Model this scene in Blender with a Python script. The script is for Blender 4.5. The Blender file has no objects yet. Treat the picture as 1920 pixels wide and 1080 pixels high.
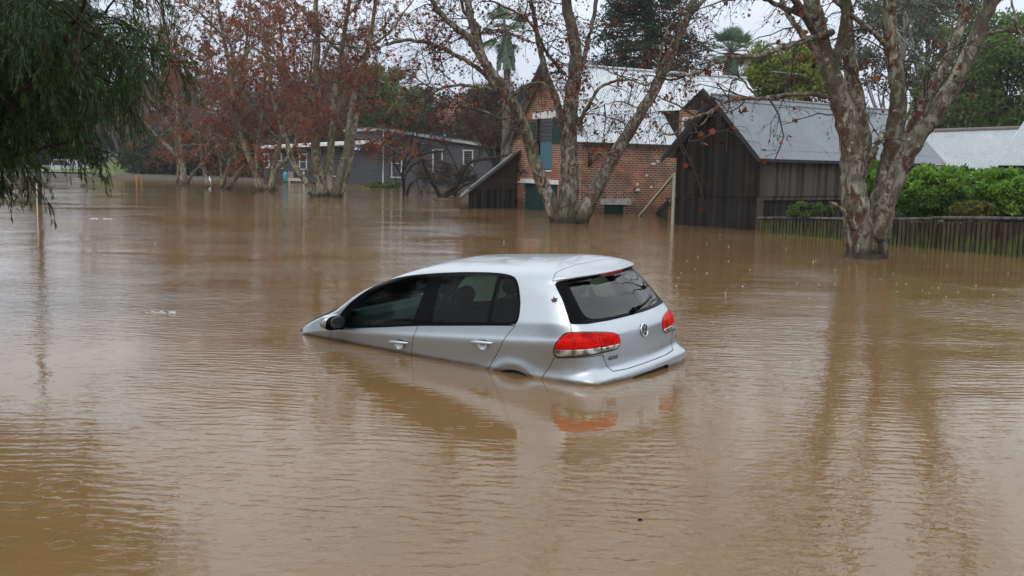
import bpy, bmesh, math, random
import numpy as np
from mathutils import Vector, Matrix, noise as mnoise
PI=math.pi; rad=math.radians
SC=bpy.context.scene; COL=SC.collection
# ------------------------------------------------------------ camera
CF=1912.7; CPITCH=rad(6.981); CROLL=rad(1.228); CH=1.85
_fw=np.array([0,math.cos(CPITCH),-math.sin(CPITCH)]); _rt=np.array([1.,0,0]); _up=np.cross(_rt,_fw)
_r=math.cos(CROLL)*_rt+math.sin(CROLL)*_up; _u=math.cos(CROLL)*_up-math.sin(CROLL)*_rt
cd=bpy.data.cameras.new('camera'); cam=bpy.data.objects.new('camera',cd); COL.objects.link(cam)
cd.sensor_width=36; cd.lens=CF*36/1920; cd.clip_start=.05; cd.clip_end=3000
cam.matrix_world=Matrix(((_r[0],_u[0],-_fw[0],0),(_r[1],_u[1],-_fw[1],0),(_r[2],_u[2],-_fw[2],CH),(0,0,0,1)))
SC.camera=cam
# ------------------------------------------------------------ sky and light (overcast, raining)
W=bpy.data.worlds.new('World'); SC.world=W; W.use_nodes=True
SUN_EL,SUN_AZ=rad(42),rad(200)
def build_world():
    nt=W.node_tree; nt.nodes.clear(); N=nt.nodes.new; L=nt.links.new
    out=N('ShaderNodeOutputWorld'); bg=N('ShaderNodeBackground'); L(bg.outputs[0],out.inputs[0])
    sky=N('ShaderNodeTexSky'); sky.sky_type='NISHITA'; sky.sun_disc=False; sky.sun_elevation=SUN_EL; sky.sun_rotation=SUN_AZ
    sky.air_density=1.0; sky.dust_density=3.0
    tc=N('ShaderNodeTexCoord'); sep=N('ShaderNodeSeparateXYZ'); L(tc.outputs['Generated'],sep.inputs[0])
    # cloud deck: brighter overhead than at the horizon, with soft cloud structure
    mr=N('ShaderNodeMapRange'); L(sep.outputs['Z'],mr.inputs[0]); mr.inputs[1].default_value=0.10; mr.inputs[2].default_value=.8
    mr.inputs[3].default_value=0.0; mr.inputs[4].default_value=1.0
    mp=N('ShaderNodeMapping'); L(tc.outputs['Generated'],mp.inputs[0]); mp.inputs['Scale'].default_value=(1,1,3)
    no=N('ShaderNodeTexNoise'); L(mp.outputs[0],no.inputs[0]); no.inputs['Scale'].default_value=1.6; no.inputs['Detail'].default_value=4
    cr=N('ShaderNodeValToRGB'); L(mr.outputs[0],cr.inputs[0])
    e=cr.color_ramp.elements; e[0].position=0; e[0].color=(6.7,7.35,8.5,1); e[1].position=.42; e[1].color=(13.2,13.8,14.6,1)
    mm=N('ShaderNodeMapRange'); L(no.outputs[0],mm.inputs[0]); mm.inputs[1].default_value=.3; mm.inputs[2].default_value=.7; mm.inputs[3].default_value=.9; mm.inputs[4].default_value=1.08
    sc=N('ShaderNodeVectorMath'); sc.operation='SCALE'; L(cr.outputs[0],sc.inputs[0]); L(mm.outputs[0],sc.inputs['Scale'])
    mx=N('ShaderNodeMix'); mx.data_type='RGBA'; mx.inputs[0].default_value=.9
    L(sky.outputs[0],mx.inputs[6]); L(sc.outputs[0],mx.inputs[7]); L(mx.outputs[2],bg.inputs[0]); bg.inputs[1].default_value=.1
build_world()
sl=bpy.data.lights.new('sun','SUN'); sl.energy=.7; sl.angle=rad(35); sl.color=(1,.97,.93)
sun=bpy.data.objects.new('sun',sl); COL.objects.link(sun)
sun.rotation_euler=(rad(90)-SUN_EL,0,PI-SUN_AZ)
SC.view_settings.view_transform='Standard'; SC.view_settings.look='None'; SC.view_settings.exposure=.20; SC.view_settings.gamma=1
SC.render.engine='CYCLES'
cy=SC.cycles; cy.use_denoising=True; cy.max_bounces=7; cy.transparent_max_bounces=10; cy.volume_bounces=0; cy.caustics_reflective=False; cy.caustics_refractive=False
cy.sample_clamp_indirect=4
# ------------------------------------------------------------ helpers
def cdir(px,py):
    return _fw+((px-960)/CF)*_r+((540-py)/CF)*_u
def at(px,py,Y):
    d=cdir(px,py); t=Y/d[1]; return np.array([t*d[0],Y,CH+t*d[2]])
def onz(px,py,z=0):
    d=cdir(px,py); t=(z-CH)/d[2]; return np.array([t*d[0],t*d[1],z])
def px_of(X):
    d=np.asarray(X)-np.array([0,0,CH]); w=d@_fw
    return 960+CF*(d@_r)/w, 540-CF*(d@_u)/w
class MB:
    def __init__(s): s.v=[]; s.f=[]; s.m=[]; s.uv={}
    def add(s,vs,fs,m=0):
        b=len(s.v); s.v.extend([tuple(map(float,p)) for p in vs])
        for f in fs: s.f.append(tuple(b+i for i in f)); s.m.append(m)
        return s
    def box(s,a,b,m=0,M=None):
        x0,y0,z0=a; x1,y1,z1=b
        P=[(x0,y0,z0),(x1,y0,z0),(x1,y1,z0),(x0,y1,z0),(x0,y0,z1),(x1,y0,z1),(x1,y1,z1),(x0,y1,z1)]
        if M is not None: P=[M(p) for p in P]
        return s.add(P,[(0,3,2,1),(4,5,6,7),(0,1,5,4),(1,2,6,5),(2,3,7,6),(3,0,4,7)],m)
    def prism(s,pts,thick,m=0):
        """pts: planar polygon of 3D points; thick: offset vector"""
        n=len(pts); t=np.array(thick,float); P=[np.array(p,float) for p in pts]; Q=[p+t for p in P]
        return s.add(P+Q,[tuple(range(n)),tuple(range(2*n-1,n-1,-1))]+[(i,i+n,(i+1)%n+n,(i+1)%n) for i in range(n)],m)
    def bar(s,a,b,w,h,m=0,up=(0,0,1)):
        a=np.array(a,float); b=np.array(b,float); d=b-a; d/=np.linalg.norm(d); u=np.array(up,float)
        if abs(d@u)>.95: u=np.array([1.,0,0]) if abs(d[0])<.9 else np.array([0,1.,0])
        r=np.cross(d,u); r/=np.linalg.norm(r); u=np.cross(r,d)
        P=[]
        for c in (a,b): P+= [c-r*w/2-u*h/2,c+r*w/2-u*h/2,c+r*w/2+u*h/2,c-r*w/2+u*h/2]
        return s.add(P,[(3,2,1,0),(4,5,6,7),(0,1,5,4),(1,2,6,5),(2,3,7,6),(3,0,4,7)],m)
    def tube(s,pts,rs,n=8,m=0,cap=True,wob=0,rng=None):
        pts=np.array(pts,float); k=len(pts)
        if np.isscalar(rs): rs=[rs]*k
        T=np.gradient(pts,axis=0); T/=np.maximum(np.linalg.norm(T,axis=1,keepdims=True),1e-9)
        u=np.array([0,0,1.]) if abs(T[0][2])<.9 else np.array([1.,0,0])
        V=[]; ang=np.arange(n)*2*PI/n
        for i in range(k):
            u=u-T[i]*(u@T[i]); u/=max(np.linalg.norm(u),1e-9); w=np.cross(T[i],u)
            rr=rs[i]*(np.ones(n) if not wob else np.array([1+wob*(rng.random()-.5) for _ in range(n)]))
            V.extend(pts[i]+(np.cos(ang)*rr)[:,None]*u+(np.sin(ang)*rr)[:,None]*w)
        F=[(i*n+j,i*n+(j+1)%n,(i+1)*n+(j+1)%n,(i+1)*n+j) for i in range(k-1) for j in range(n)]
        if cap: F+=[tuple(range(n-1,-1,-1)),tuple((k-1)*n+j for j in range(n))]
        return s.add(V,F,m)
    def ball(s,c,r,m=0,nu=8,nv=6,sc=(1,1,1),R=None):
        V=[];c=np.array(c,float)
        for i in range(nv+1):
            t=PI*i/nv
            for j in range(nu):
                p=2*PI*j/nu; q=np.array([math.sin(t)*math.cos(p)*sc[0],math.sin(t)*math.sin(p)*sc[1],math.cos(t)*sc[2]])*r
                if R is not None: q=R@q
                V.append(c+q)
        return s.add(V,[(i*nu+j,(i+1)*nu+j,(i+1)*nu+(j+1)%nu,i*nu+(j+1)%nu) for i in range(nv) for j in range(nu)],m)
    def build(s,name,mats,parent=None,smooth=False,origin=None,uv=False):
        me=bpy.data.meshes.new(name); V=s.v
        if origin is not None: V=[(p[0]-origin[0],p[1]-origin[1],p[2]-origin[2]) for p in V]
        me.from_pydata(V,[],s.f)
        if not isinstance(mats,(list,tuple)): mats=[mats]
        for m in mats: me.materials.append(m)
        if len(mats)>1: me.polygons.foreach_set('material_index',s.m)
        if smooth: me.polygons.foreach_set('use_smooth',[True]*len(s.f))
        if uv: boxuv(me)
        me.update(); o=bpy.data.objects.new(name,me); COL.objects.link(o)
        if parent is not None: o.parent=parent
        elif origin is not None: o.location=origin
        return o
def boxuv(me):
    """planar metres-UV on each face: u along the horizontal of the face, v up"""
    ul=me.uv_layers.new(name='UVMap')
    for p in me.polygons:
        n=p.normal
        if abs(n.z)>.9: u=Vector((1,0,0)); v=Vector((0,1,0))
        else:
            u=Vector((-n.y,n.x,0)).normalized(); v=n.cross(u)
            if v.z<0: v=-v; 
        for li in p.loop_indices:
            c=me.vertices[me.loops[li].vertex_index].co; ul.data[li].uv=(c.dot(u),c.dot(v))
def empty(name,loc=(0,0,0),rz=0,parent=None):
    o=bpy.data.objects.new(name,None); COL.objects.link(o); o.location=tuple(map(float,loc)); o.rotation_euler=(0,0,rz); o.empty_display_size=.2
    if parent is not None: o.parent=parent
    return o
def tag(o,label=None,cat=None,group=None,kind=None):
    if label: o['label']=label
    if cat: o['category']=cat
    if group: o['group']=group
    if kind: o['kind']=kind
    return o
def fast_mesh(name,V,F,mat,parent=None,smooth=False,fn=3,attr=None):
    """V (n,3) array, F (m,fn) array"""
    me=bpy.data.meshes.new(name); V=np.asarray(V,np.float32); F=np.asarray(F,np.int32)
    me.vertices.add(len(V)); me.vertices.foreach_set('co',V.ravel())
    me.loops.add(F.size); me.loops.foreach_set('vertex_index',F.ravel())
    me.polygons.add(len(F)); me.polygons.foreach_set('loop_start',np.arange(0,F.size,fn,dtype=np.int32))
    me.polygons.foreach_set('loop_total',np.full(len(F),fn,np.int32))
    if smooth: me.polygons.foreach_set('use_smooth',np.ones(len(F),bool))
    me.update(calc_edges=True)
    if attr is not None:
        a=me.attributes.new('tint','FLOAT','FACE'); a.data.foreach_set('value',np.asarray(attr,np.float32))
    me.materials.append(mat); o=bpy.data.objects.new(name,me); COL.objects.link(o)
    if parent is not None: o.parent=parent
    return o
# ------------------------------------------------------------ materials
def mat(name,col=(.5,.5,.5),rough=.6,metal=0,spec=.5,coat=0,**k):
    m=bpy.data.materials.new(name); m.use_nodes=True; b=m.node_tree.nodes['Principled BSDF']
    b.inputs['Base Color'].default_value=(*col,1); b.inputs['Roughness'].default_value=rough; b.inputs['Metallic'].default_value=metal
    b.inputs['Specular IOR Level'].default_value=spec; b.inputs['Coat Weight'].default_value=coat; b.inputs['Coat Roughness'].default_value=.05
    return m
class NT:
    def __init__(s,m): s.m=m; s.t=m.node_tree; s.b=m.node_tree.nodes['Principled BSDF']
    def n(s,typ,**k):
        o=s.t.nodes.new('ShaderNode'+typ)
        for a,v in k.items():
            if a.startswith('i_'): o.inputs[a[2:].replace('_',' ')].default_value=v
            else: setattr(o,a,v)
        return o
    def l(s,a,b): s.t.links.new(a,b)
    def co(s,kind='Object',scale=(1,1,1),rot=(0,0,0)):
        t=s.n('TexCoord'); m=s.n('Mapping'); m.inputs['Scale'].default_value=scale; m.inputs['Rotation'].default_value=rot; s.l(t.outputs[kind],m.inputs[0]); return m.outputs[0]
    def noise(s,co,scale,detail=4,rough=.55,dist=0,four=None):
        o=s.n('TexNoise'); s.l(co,o.inputs['Vector']); o.inputs['Scale'].default_value=scale; o.inputs['Detail'].default_value=detail; o.inputs['Roughness'].default_value=rough; o.inputs['Distortion'].default_value=dist; return o.outputs[0]
    def ramp(s,f,stops,interp='LINEAR'):
        o=s.n('ValToRGB'); s.l(f,o.inputs[0]); cr=o.color_ramp; cr.interpolation=interp
        while len(cr.elements)<len(stops): cr.elements.new(.5)
        for e,(p,c) in zip(cr.elements,stops): e.position=p; e.color=(*c,1) if len(c)==3 else c
        return o.outputs[0]
    def mix(s,f,a,b,mode='MIX'):
        o=s.n('Mix',data_type='RGBA',blend_type=mode)
        for sock,v in ((0,f),(6,a),(7,b)):
            if hasattr(v,'links'): s.l(v,o.inputs[sock])
            else: o.inputs[sock].default_value=v if sock==0 else ((*v,1) if len(v)==3 else v)
        return o.outputs[2]
    def math(s,op,a,b=None,c=None):
        o=s.n('Math',operation=op)
        for i,v in enumerate((a,b,c)):
            if v is None: continue
            if hasattr(v,'links'): s.l(v,o.inputs[i])
            else: o.inputs[i].default_value=v
        return o.outputs[0]
    def bump(s,h,strength=.5,dist=.02,prev=None):
        o=s.n('Bump'); o.inputs['Strength'].default_value=strength; o.inputs['Distance'].default_value=dist; s.l(h,o.inputs['Height'])
        if prev is not None: s.l(prev,o.inputs['Normal'])
        s.l(o.outputs[0],s.b.inputs['Normal']); return o.outputs[0]
    def base(s,c): s.l(c,s.b.inputs['Base Color'])
    def rough(s,c): s.l(c,s.b.inputs['Roughness'])
def grey(v): return (v,v,v)
# ---- car body surface: a tensor B-spline over hand-set sections (x forward from the tail, y left, z up)
import numpy as np
#      z    w    xr    kr   ya   xe    xf   xfc  yfc
ROWS=[(.12,.80, .08, .10,.56, .60, 3.98,3.55,.72),
      (.36,.875,-.02, .10,.66, .55, 4.10,3.62,.80),
      (.50,.905,-.055,.10,.73,.50, 4.12,3.62,.83),
      (.565,.900,-.05,.11,.72,.50, 4.11,3.62,.84),
      (.61,.880, .01,.14,.62, .55, 4.10,3.62,.845),
      (.70,.884,.008,.16,.60, .56, 4.08,3.60,.85),
      (.80,.895, .005,.18,.58, .56, 4.04,3.58,.85),
      (.872,.903,.010,.20,.57, .58, 3.98,3.55,.84),
      (.886,.888,.015,.21,.56, .60, 4.02,3.60,.82),
      (.95,.873,.045,.22,.56, .62, 3.98,3.60,.78),
      (1.01,.862,.095,.24,.56,.65, 3.62,3.34,.73),
      (1.03,.853,.12,.25,.56,.66, 3.38,3.19,.72),
      (1.15,.805,.185,.26,.55,.70, 3.22,2.98,.74),
      (1.28,.742,.285,.27,.52,.74, 2.96,2.76,.665),
      (1.375,.690,.375,.27,.49,.76,2.70,2.50,.65),
      (1.405,.668,.360,.27,.48,.76,2.60,2.43,.61),
      (1.425,.650,.305,.27,.46,.78,2.51,2.34,.59),
      (1.455,.615,.345,.27,.43,.80,2.39,2.20,.56),
      (1.487,.55,.46,.20,.38,.84,2.24,2.04,.48),
      (1.515,.42,.60,.15,.28,.90,2.08,1.9,.36),
      (1.530,.22,.75,.10,.14,1.0,1.95,1.8,.18),
      (1.535,.0,.88,.0,.0,1.1,1.85,1.7,.0)]
TS=np.array([0,.06,.14,.24,.34,.44,.54,.64,.73,.81,.88,.94,1.0])
def _row(R):
    z,w,xr,kr,ya,xe,xf,xfc,yfc=R
    P=[]
    g=lambda x: w*(1-.045*(max(0,x-2.0)/1.3)**2-.016*(max(0,1.9-x)/1.1)**2)
    for f in (0,.3,.6,.85): P.append((xf-(xf-xfc)*.45*f**3,yfc*f))
    xs=xfc-(.25 if z<1.0 else .13)
    for th in (35,60,): # front corner
        c,s=np.cos(np.radians(90-th)),np.sin(np.radians(90-th))
        P.append((xs+(xfc+(xf-xfc)*.5-xs)*s**.8, g(xs)+(yfc*.9-g(xs))*(1-c**.8)))
    xe_=xe
    for t in TS: 
        x=xs+(xe_-xs)*t; P.append((x,g(x)))
    xa=xr+kr*ya*ya; ye=g(xe_)
    for th in (25,45,62,78):
        a=np.radians(th); P.append((xa+(xe_-xa)*(1-np.sin(a)**.95), ya+(ye-ya)*np.cos(a)**.75))
    for f in (1.0,.75,.5,.25,0): 
        y=ya*f; P.append((xr+kr*y*y,y))
    zz=[]
    for (x,y) in P:
        dz=0
        if z>.86 and z<1.1: dz=.018*min(1,max(0,(2.2-x)/1.6))*(1 if z<1.0 else 1.4)      # waist rises to the tail
        if z>.86 and z<1.02 : dz-= .165*max(0,x-3.28)
        if z>1.3: dz-= .030*max(0,(.95-x)/.6)**1.5+.02*max(0,(x-1.9)/.6)**2
        zz.append(z+dz)
    return [(x,y,q) for (x,y),q in zip(P,zz)]
GRID=np.array([_row(R) for R in ROWS])          # rows x cols x 3
NR,NC=GRID.shape[:2]
def _pad(G):
    m=np.array([1,-1,1])
    G=np.concatenate([G[:,1:2]*m,G,G[:,-2:-1]*m],1)
    G=np.concatenate([2*G[:1]-G[1:2],G,G[-2:-1]*m],0)
    return G
GP=_pad(GRID)
def _bs(t):
    return np.stack([(1-t)**3,3*t**3-6*t*t+4,-3*t**3+3*t*t+3*t+1,t**3],-1)/6
def surf_sr(s,r):
    s=np.clip(np.asarray(s,float),0,NC-1-1e-9); r=np.clip(np.asarray(r,float),0,NR-1-1e-9)
    i=np.floor(s).astype(int); j=np.floor(r).astype(int); bs=_bs(s-i); br=_bs(r-j)
    out=np.zeros(s.shape+(3,))
    for a in range(4):
        for b in range(4):
            out+= (br[...,a]*bs[...,b])[...,None]*GP[j+a,i+b]
    return out
# metric parameters: A = metres round the body from the tail's centre, B = metres up the section
_si=np.linspace(0,NC-1,600); _p=surf_sr(_si,np.full(600,7.0)); 
_A=np.concatenate([[0],np.cumsum(np.linalg.norm(np.diff(_p,axis=0),axis=1))]); AMAX=_A[-1]; _A=AMAX-_A
_ri=np.linspace(0,NR-1,500); _p=surf_sr(np.full(500,12.0),_ri)
_B=np.concatenate([[0],np.cumsum(np.linalg.norm(np.diff(_p,axis=0),axis=1))]); BMAX=_B[-1]
def surf(a,b):
    return surf_sr(np.interp(a,_A[::-1],_si[::-1]),np.interp(b,_B,_ri))
# ------------------------------------------------------------ materials of the place
def m_water():
    m=mat('flood_water',(.27,.175,.10),.04,spec=.5); n=NT(m); n.b.inputs['IOR'].default_value=1.33
    co=n.co('Object'); silt=n.noise(n.co('Object',(.25,.5,1)),.6,5,.6,1.5)
    n.base(n.mix(n.ramp(silt,[(.3,grey(0)),(.7,grey(1))]),(.166,.096,.037),(.208,.127,.053)))
    # wind ripples in long crests, cross ripples and a slow swell; patches of calm between
    a=n.n('TexNoise'); n.l(n.co('Object',(3.6,6.6,1),(0,0,.12)),a.inputs[0]); a.inputs['Scale'].default_value=1.15; a.inputs['Detail'].default_value=3; a.inputs['Roughness'].default_value=.5; a.inputs['Distortion'].default_value=.5
    b=n.n('TexNoise'); n.l(n.co('Object',(6.5,12.0,1),(0,0,-.28)),b.inputs[0]); b.inputs['Scale'].default_value=1.5; b.inputs['Detail'].default_value=3; b.inputs['Distortion'].default_value=.4
    c=n.n('TexNoise'); n.l(n.co('Object',(.5,.8,1)),c.inputs[0]); c.inputs['Scale'].default_value=.7; c.inputs['Detail'].default_value=2
    patch=n.noise(n.co('Object',(.22,.30,1)),.8,3,.5,.8)
    pw=n.ramp(patch,[(.36,grey(.16)),(.64,grey(1.0))])
    # trains of curved wavelets
    wv=n.n('TexWave',wave_type='BANDS',bands_direction='Y',wave_profile='SIN'); n.l(n.co('Object',(.35,1,1),(0,0,-.34)),wv.inputs[0]); wv.inputs['Scale'].default_value=2.6; wv.inputs['Distortion'].default_value=7; wv.inputs['Detail'].default_value=2; wv.inputs['Detail Scale'].default_value=1.1
    w2=n.n('TexWave',wave_type='BANDS',bands_direction='Y',wave_profile='SIN'); n.l(n.co('Object',(.35,1,1),(0,0,.42)),w2.inputs[0]); w2.inputs['Scale'].default_value=2.9; w2.inputs['Distortion'].default_value=9; w2.inputs['Detail'].default_value=2; w2.inputs['Detail Scale'].default_value=.9
    h=n.math('ADD',n.math('MULTIPLY',a.outputs[0],.0088),n.math('MULTIPLY',b.outputs[0],.0050))
    wp=n.ramp(n.noise(n.co('Object',(.35,.45,1)),.9,2),[(.42,grey(0)),(.62,grey(1))])
    h=n.math('ADD',h,n.math('MULTIPLY',n.math('MULTIPLY',wv.outputs[1],wp),.0021)); h=n.math('ADD',h,n.math('MULTIPLY',n.math('MULTIPLY',w2.outputs[1],n.math('SUBTRACT',1.0,wp)),.0016))
    t=n.n('TexCoord'); dv=n.n('VectorMath',operation='DISTANCE'); mp=n.n('Mapping'); mp.inputs['Scale'].default_value=(.55,.8,0); n.l(t.outputs['Object'],mp.inputs[0]); n.l(mp.outputs[0],dv.inputs[0]); dv.inputs[1].default_value=(-.15*.55,7.7*.8,0)
    lee=n.n('MapRange',interpolation_type='SMOOTHSTEP'); n.l(dv.outputs['Value'],lee.inputs[0]); lee.inputs[1].default_value=.5; lee.inputs[2].default_value=1.7; lee.inputs[3].default_value=.22; lee.inputs[4].default_value=1   # the car shelters the water beside it
    h=n.math('MULTIPLY',n.math('MULTIPLY',h,pw),lee.outputs[0])
    h=n.math('ADD',h,n.math('MULTIPLY',c.outputs[0],.020))
    # rings of rain drops
    dr=None
    for sc,off,dens in ((2.6,(0,0,0),.34),(4.2,(3.1,1.7,0),.34),(1.5,(7.3,4.1,0),.20)):
        t=n.n('TexCoord'); mp=n.n('Mapping'); mp.inputs['Location'].default_value=off; n.l(t.outputs['Object'],mp.inputs[0])
        v=n.n('TexVoronoi',voronoi_dimensions='2D'); n.l(mp.outputs[0],v.inputs['Vector']); v.inputs['Scale'].default_value=sc
        on=n.math('LESS_THAN',v.outputs['Color'],dens)
        sp=n.n('SeparateColor'); n.l(v.outputs['Color'],sp.inputs[0]); on=n.math('LESS_THAN',sp.outputs[0],dens)
        r=n.math('MULTIPLY_ADD',sp.outputs[1],.22,.05)                      # ring radius in cell units
        d=n.math('ABSOLUTE',n.math('SUBTRACT',v.outputs['Distance'],r))
        g=n.math('MULTIPLY',n.math('SUBTRACT',1.0,n.math('MINIMUM',n.math('MULTIPLY',d,22.0),1.0)),on)
        s_=n.math('MULTIPLY',n.math('SINE',n.math('MULTIPLY',v.outputs['Distance'],95.0)),g)
        dr=s_ if dr is None else n.math('ADD',dr,s_)
    h=n.math('ADD',h,n.math('MULTIPLY',dr,.0004))
    bp=n.bump(h,1.0,1.0)
    return m
def m_planks(name,c0,c1,c2,scale=1.0,rough=.8,moss=None):
    m=mat(name,c0,rough,spec=.25); n=NT(m)
    grain=n.noise(n.co('Object',(9,9,.7)),1.6*scale,7,.65,.6); blot=n.noise(n.co('Object',(1.3,1.3,.35)),1.2*scale,4)
    plank=n.noise(n.co('Object',(5.2,5.2,.04)),1.0,0)
    c=n.ramp(grain,[(.32,c0),(.56,c1),(.78,c2)]); c=n.mix(n.ramp(blot,[(.38,grey(.0)),(.66,grey(.75))]),c,tuple(x*.45 for x in c0)); 
    c=n.mix(n.ramp(plank,[(.35,grey(0)),(.65,grey(.5))]),c,c2)
    if moss:
        t=n.n('TexCoord'); s=n.n('SeparateXYZ'); n.l(t.outputs['Object'],s.inputs[0])
        mo=n.noise(n.co('Object',(7,7,1.3)),2.2,4); w=n.math('ADD',mo,n.math('MULTIPLY',s.outputs[2],-.35))
        c=n.mix(n.ramp(w,[(.34,grey(0)),(.52,grey(.9))]),c,moss)
    n.base(c); n.bump(grain,.5,.006); return m
def m_bricks():
    m=mat('old_brick',(.3,.12,.07),.85,spec=.2); n=NT(m); t=n.n('TexCoord')
    def br(c1,c2,mo,bias,ms=.012):
        b=n.n('TexBrick'); n.l(t.outputs['UV'],b.inputs[0]); b.inputs['Scale'].default_value=1; b.inputs['Brick Width'].default_value=.235; b.inputs['Row Height'].default_value=.086
        b.inputs['Mortar Size'].default_value=ms; b.inputs['Mortar Smooth'].default_value=.15; b.inputs['Bias'].default_value=bias
        b.inputs['Color1'].default_value=(*c1,1); b.inputs['Color2'].default_value=(*c2,1); b.inputs['Mortar'].default_value=(*mo,1); return b
    mo=(.50,.41,.32)
    b=br((.42,.135,.070),(.15,.058,.042),mo,-.1); d=br((1,1,1),(0,0,0),(1,1,1),.62)
    nz=n.noise(n.co('UV',(1,1,1)),1.1,5,.6); fine=n.noise(n.co('UV',(1,1,1)),14,4,.7)
    dk=n.ramp(d.outputs[0],[(.12,grey(.85)),(.3,grey(0))])
    c=n.mix(dk,b.outputs[0],(.07,.045,.04)); 
    c=n.mix(n.ramp(fine,[(.35,grey(0)),(.75,grey(.35))]),c,(.36,.22,.15)); c=n.mix(n.ramp(nz,[(.42,grey(0)),(.66,grey(.7))]),c,(.12,.065,.048)); n3=n.noise(n.co('UV',(1,1,1)),.45,3); c=n.mix(n.ramp(n3,[(.45,grey(0)),(.65,grey(.4))]),c,(.42,.13,.06))
    t2=n.n('SeparateXYZ'); n.l(t.outputs['Object'],t2.inputs[0]); wt=n.math('SUBTRACT',t2.outputs[2],n.math('MULTIPLY',nz,.5)); c=n.mix(n.ramp(wt,[(.0,grey(.6)),(.22,grey(0))]),c,(.06,.038,.028))
    n.base(c); inv=n.math('SUBTRACT',1.0,b.outputs['Fac']); n.bump(n.math('ADD',inv,n.math('MULTIPLY',fine,.4)),.6,.012); return m
def m_iron(name,col,rust=.5,rough=.5):
    m=mat(name,col,rough,.15,spec=.5); n=NT(m)
    a=n.noise(n.co('Object',(1,1,1)),.7,5,.6); b=n.noise(n.co('Object',(1,1,4)),6,5,.7); sp=n.noise(n.co('Object',(1.2,2.6,1.2)),1.3,3)
    c=n.ramp(a,[(.3,tuple(x*.82 for x in col)),(.7,col)]); c=n.mix(n.ramp(b,[(.4,grey(0)),(.8,grey(.35))]),c,tuple(x*.6 for x in col))
    ta=n.n('Attribute',attribute_name='tint'); streak=n.noise(n.co('Object',(3,3,.4)),1.5,4); c=n.mix(n.ramp(streak,[(.45,grey(0)),(.75,grey(.35))]),c,tuple(x*.55 for x in col)); c=n.mix(n.ramp(ta.outputs['Fac'],[(0,grey(.55)),(.55,grey(0))]),c,tuple(x*.35 for x in col))  # streaks, then shade painted into the corrugation valleys from tint
    if rust: c=n.mix(n.math('MULTIPLY',n.ramp(sp,[(.60,grey(0)),(.74,grey(1))]),rust),c,(.20,.085,.05))
    n.base(c); return m
def m_bark(name,cream,olive,brown,sc=1.0):
    m=mat(name,cream,.85,spec=.2); n=NT(m)
    v1=n.noise(n.co('Object',(1,1,.55)),4.2*sc,5,.66,1.0); v2=n.noise(n.co('Object',(1,1,.5)),5.6*sc,6,.72,1.2); v3=n.noise(n.co('Object',(1,1,.35)),9*sc,4,.6,.5)
    t=n.n('TexCoord'); s=n.n('SeparateXYZ'); n.l(t.outputs['Object'],s.inputs[0])
    c=n.ramp(v1,[(.44,cream),(.53,olive),(.62,tuple(x*.7 for x in olive))]); 
    c=n.mix(n.ramp(v2,[(.50,grey(0)),(.545,grey(1))]),c,brown)
    pale=n.noise(n.co('Object',(1,1,.7)),7*sc,4,.6,1.0); big=n.noise(n.co('Object',(1,1,.4)),.9*sc,2); c=n.mix(n.ramp(big,[(.40,grey(0)),(.62,grey(.75))]),c,tuple(x*.45 for x in olive)); c=n.mix(n.ramp(pale,[(.62,grey(0)),(.66,grey(.8))]),c,tuple(min(1,x*1.35) for x in cream))
    c=n.mix(n.ramp(v3,[(.3,grey(0)),(.8,grey(.45))]),c,tuple(x*.35 for x in brown)); wt=n.math('SUBTRACT',s.outputs[2],n.math('MULTIPLY',v3,.22)); c=n.mix(n.ramp(wt,[(.02,grey(.75)),(.16,grey(0))]),c,(.022,.016,.012)); n.base(c)
    n.bump(n.math('ADD',n.ramp(v2,[(.50,grey(0)),(.545,grey(1))]),v3),.55,.02); return m
def m_leaf(name,c0,c1,rough=.55,trans=.25,spec=.4):
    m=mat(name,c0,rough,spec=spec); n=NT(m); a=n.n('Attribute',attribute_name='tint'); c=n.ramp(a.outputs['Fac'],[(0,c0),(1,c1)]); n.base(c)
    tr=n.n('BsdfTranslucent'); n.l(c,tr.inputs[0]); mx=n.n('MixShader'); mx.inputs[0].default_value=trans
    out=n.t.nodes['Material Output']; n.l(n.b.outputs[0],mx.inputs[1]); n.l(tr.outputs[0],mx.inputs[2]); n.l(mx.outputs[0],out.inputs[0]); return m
M={}
M['water']=m_water(); M['brick']=m_bricks()
M['tar']=m_planks('tarred_boards',(.004,.0037,.0035),(.008,.0072,.0065),(.048,.040,.033))
M['grey_boards']=m_planks('weathered_boards',(.018,.015,.013),(.045,.036,.030),(.15,.122,.10))
M['shed_boards']=m_planks('shed_boards',(.010,.009,.008),(.025,.022,.020),(.075,.068,.062))
M['pale']=m_planks('paling',(.020,.013,.010),(.055,.036,.026),(.10,.075,.055),1.0,.75,moss=(.085,.115,.032))
M['capwood']=m_planks('fence_cap',(.05,.045,.042),(.10,.095,.09),(.19,.185,.18))
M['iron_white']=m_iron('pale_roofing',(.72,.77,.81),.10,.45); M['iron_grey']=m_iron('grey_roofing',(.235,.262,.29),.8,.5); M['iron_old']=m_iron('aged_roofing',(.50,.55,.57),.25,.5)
M['dark_trim']=mat('dark_trim',(.022,.024,.028),.5); M['white_trim']=mat('white_trim',(.68,.68,.66),.6); 
_n=NT(M['white_trim']); _c=_n.noise(_n.co('Object',(2,2,2)),3,5,.7); _n.base(_n.ramp(_c,[(.3,(.42,.42,.40)),(.55,(.72,.73,.72))]))
M['green_paint']=m_planks('green_paint',(.010,.035,.030),(.014,.050,.042),(.022,.065,.055),1.0,.6)
M['blue_paint']=mat('blue_paint',(.045,.125,.175),.6); M['dark_glass']=mat('dark_glass',(.012,.014,.016),.12); M['stone']=mat('sandstone',(.34,.34,.33),.8)
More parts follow.
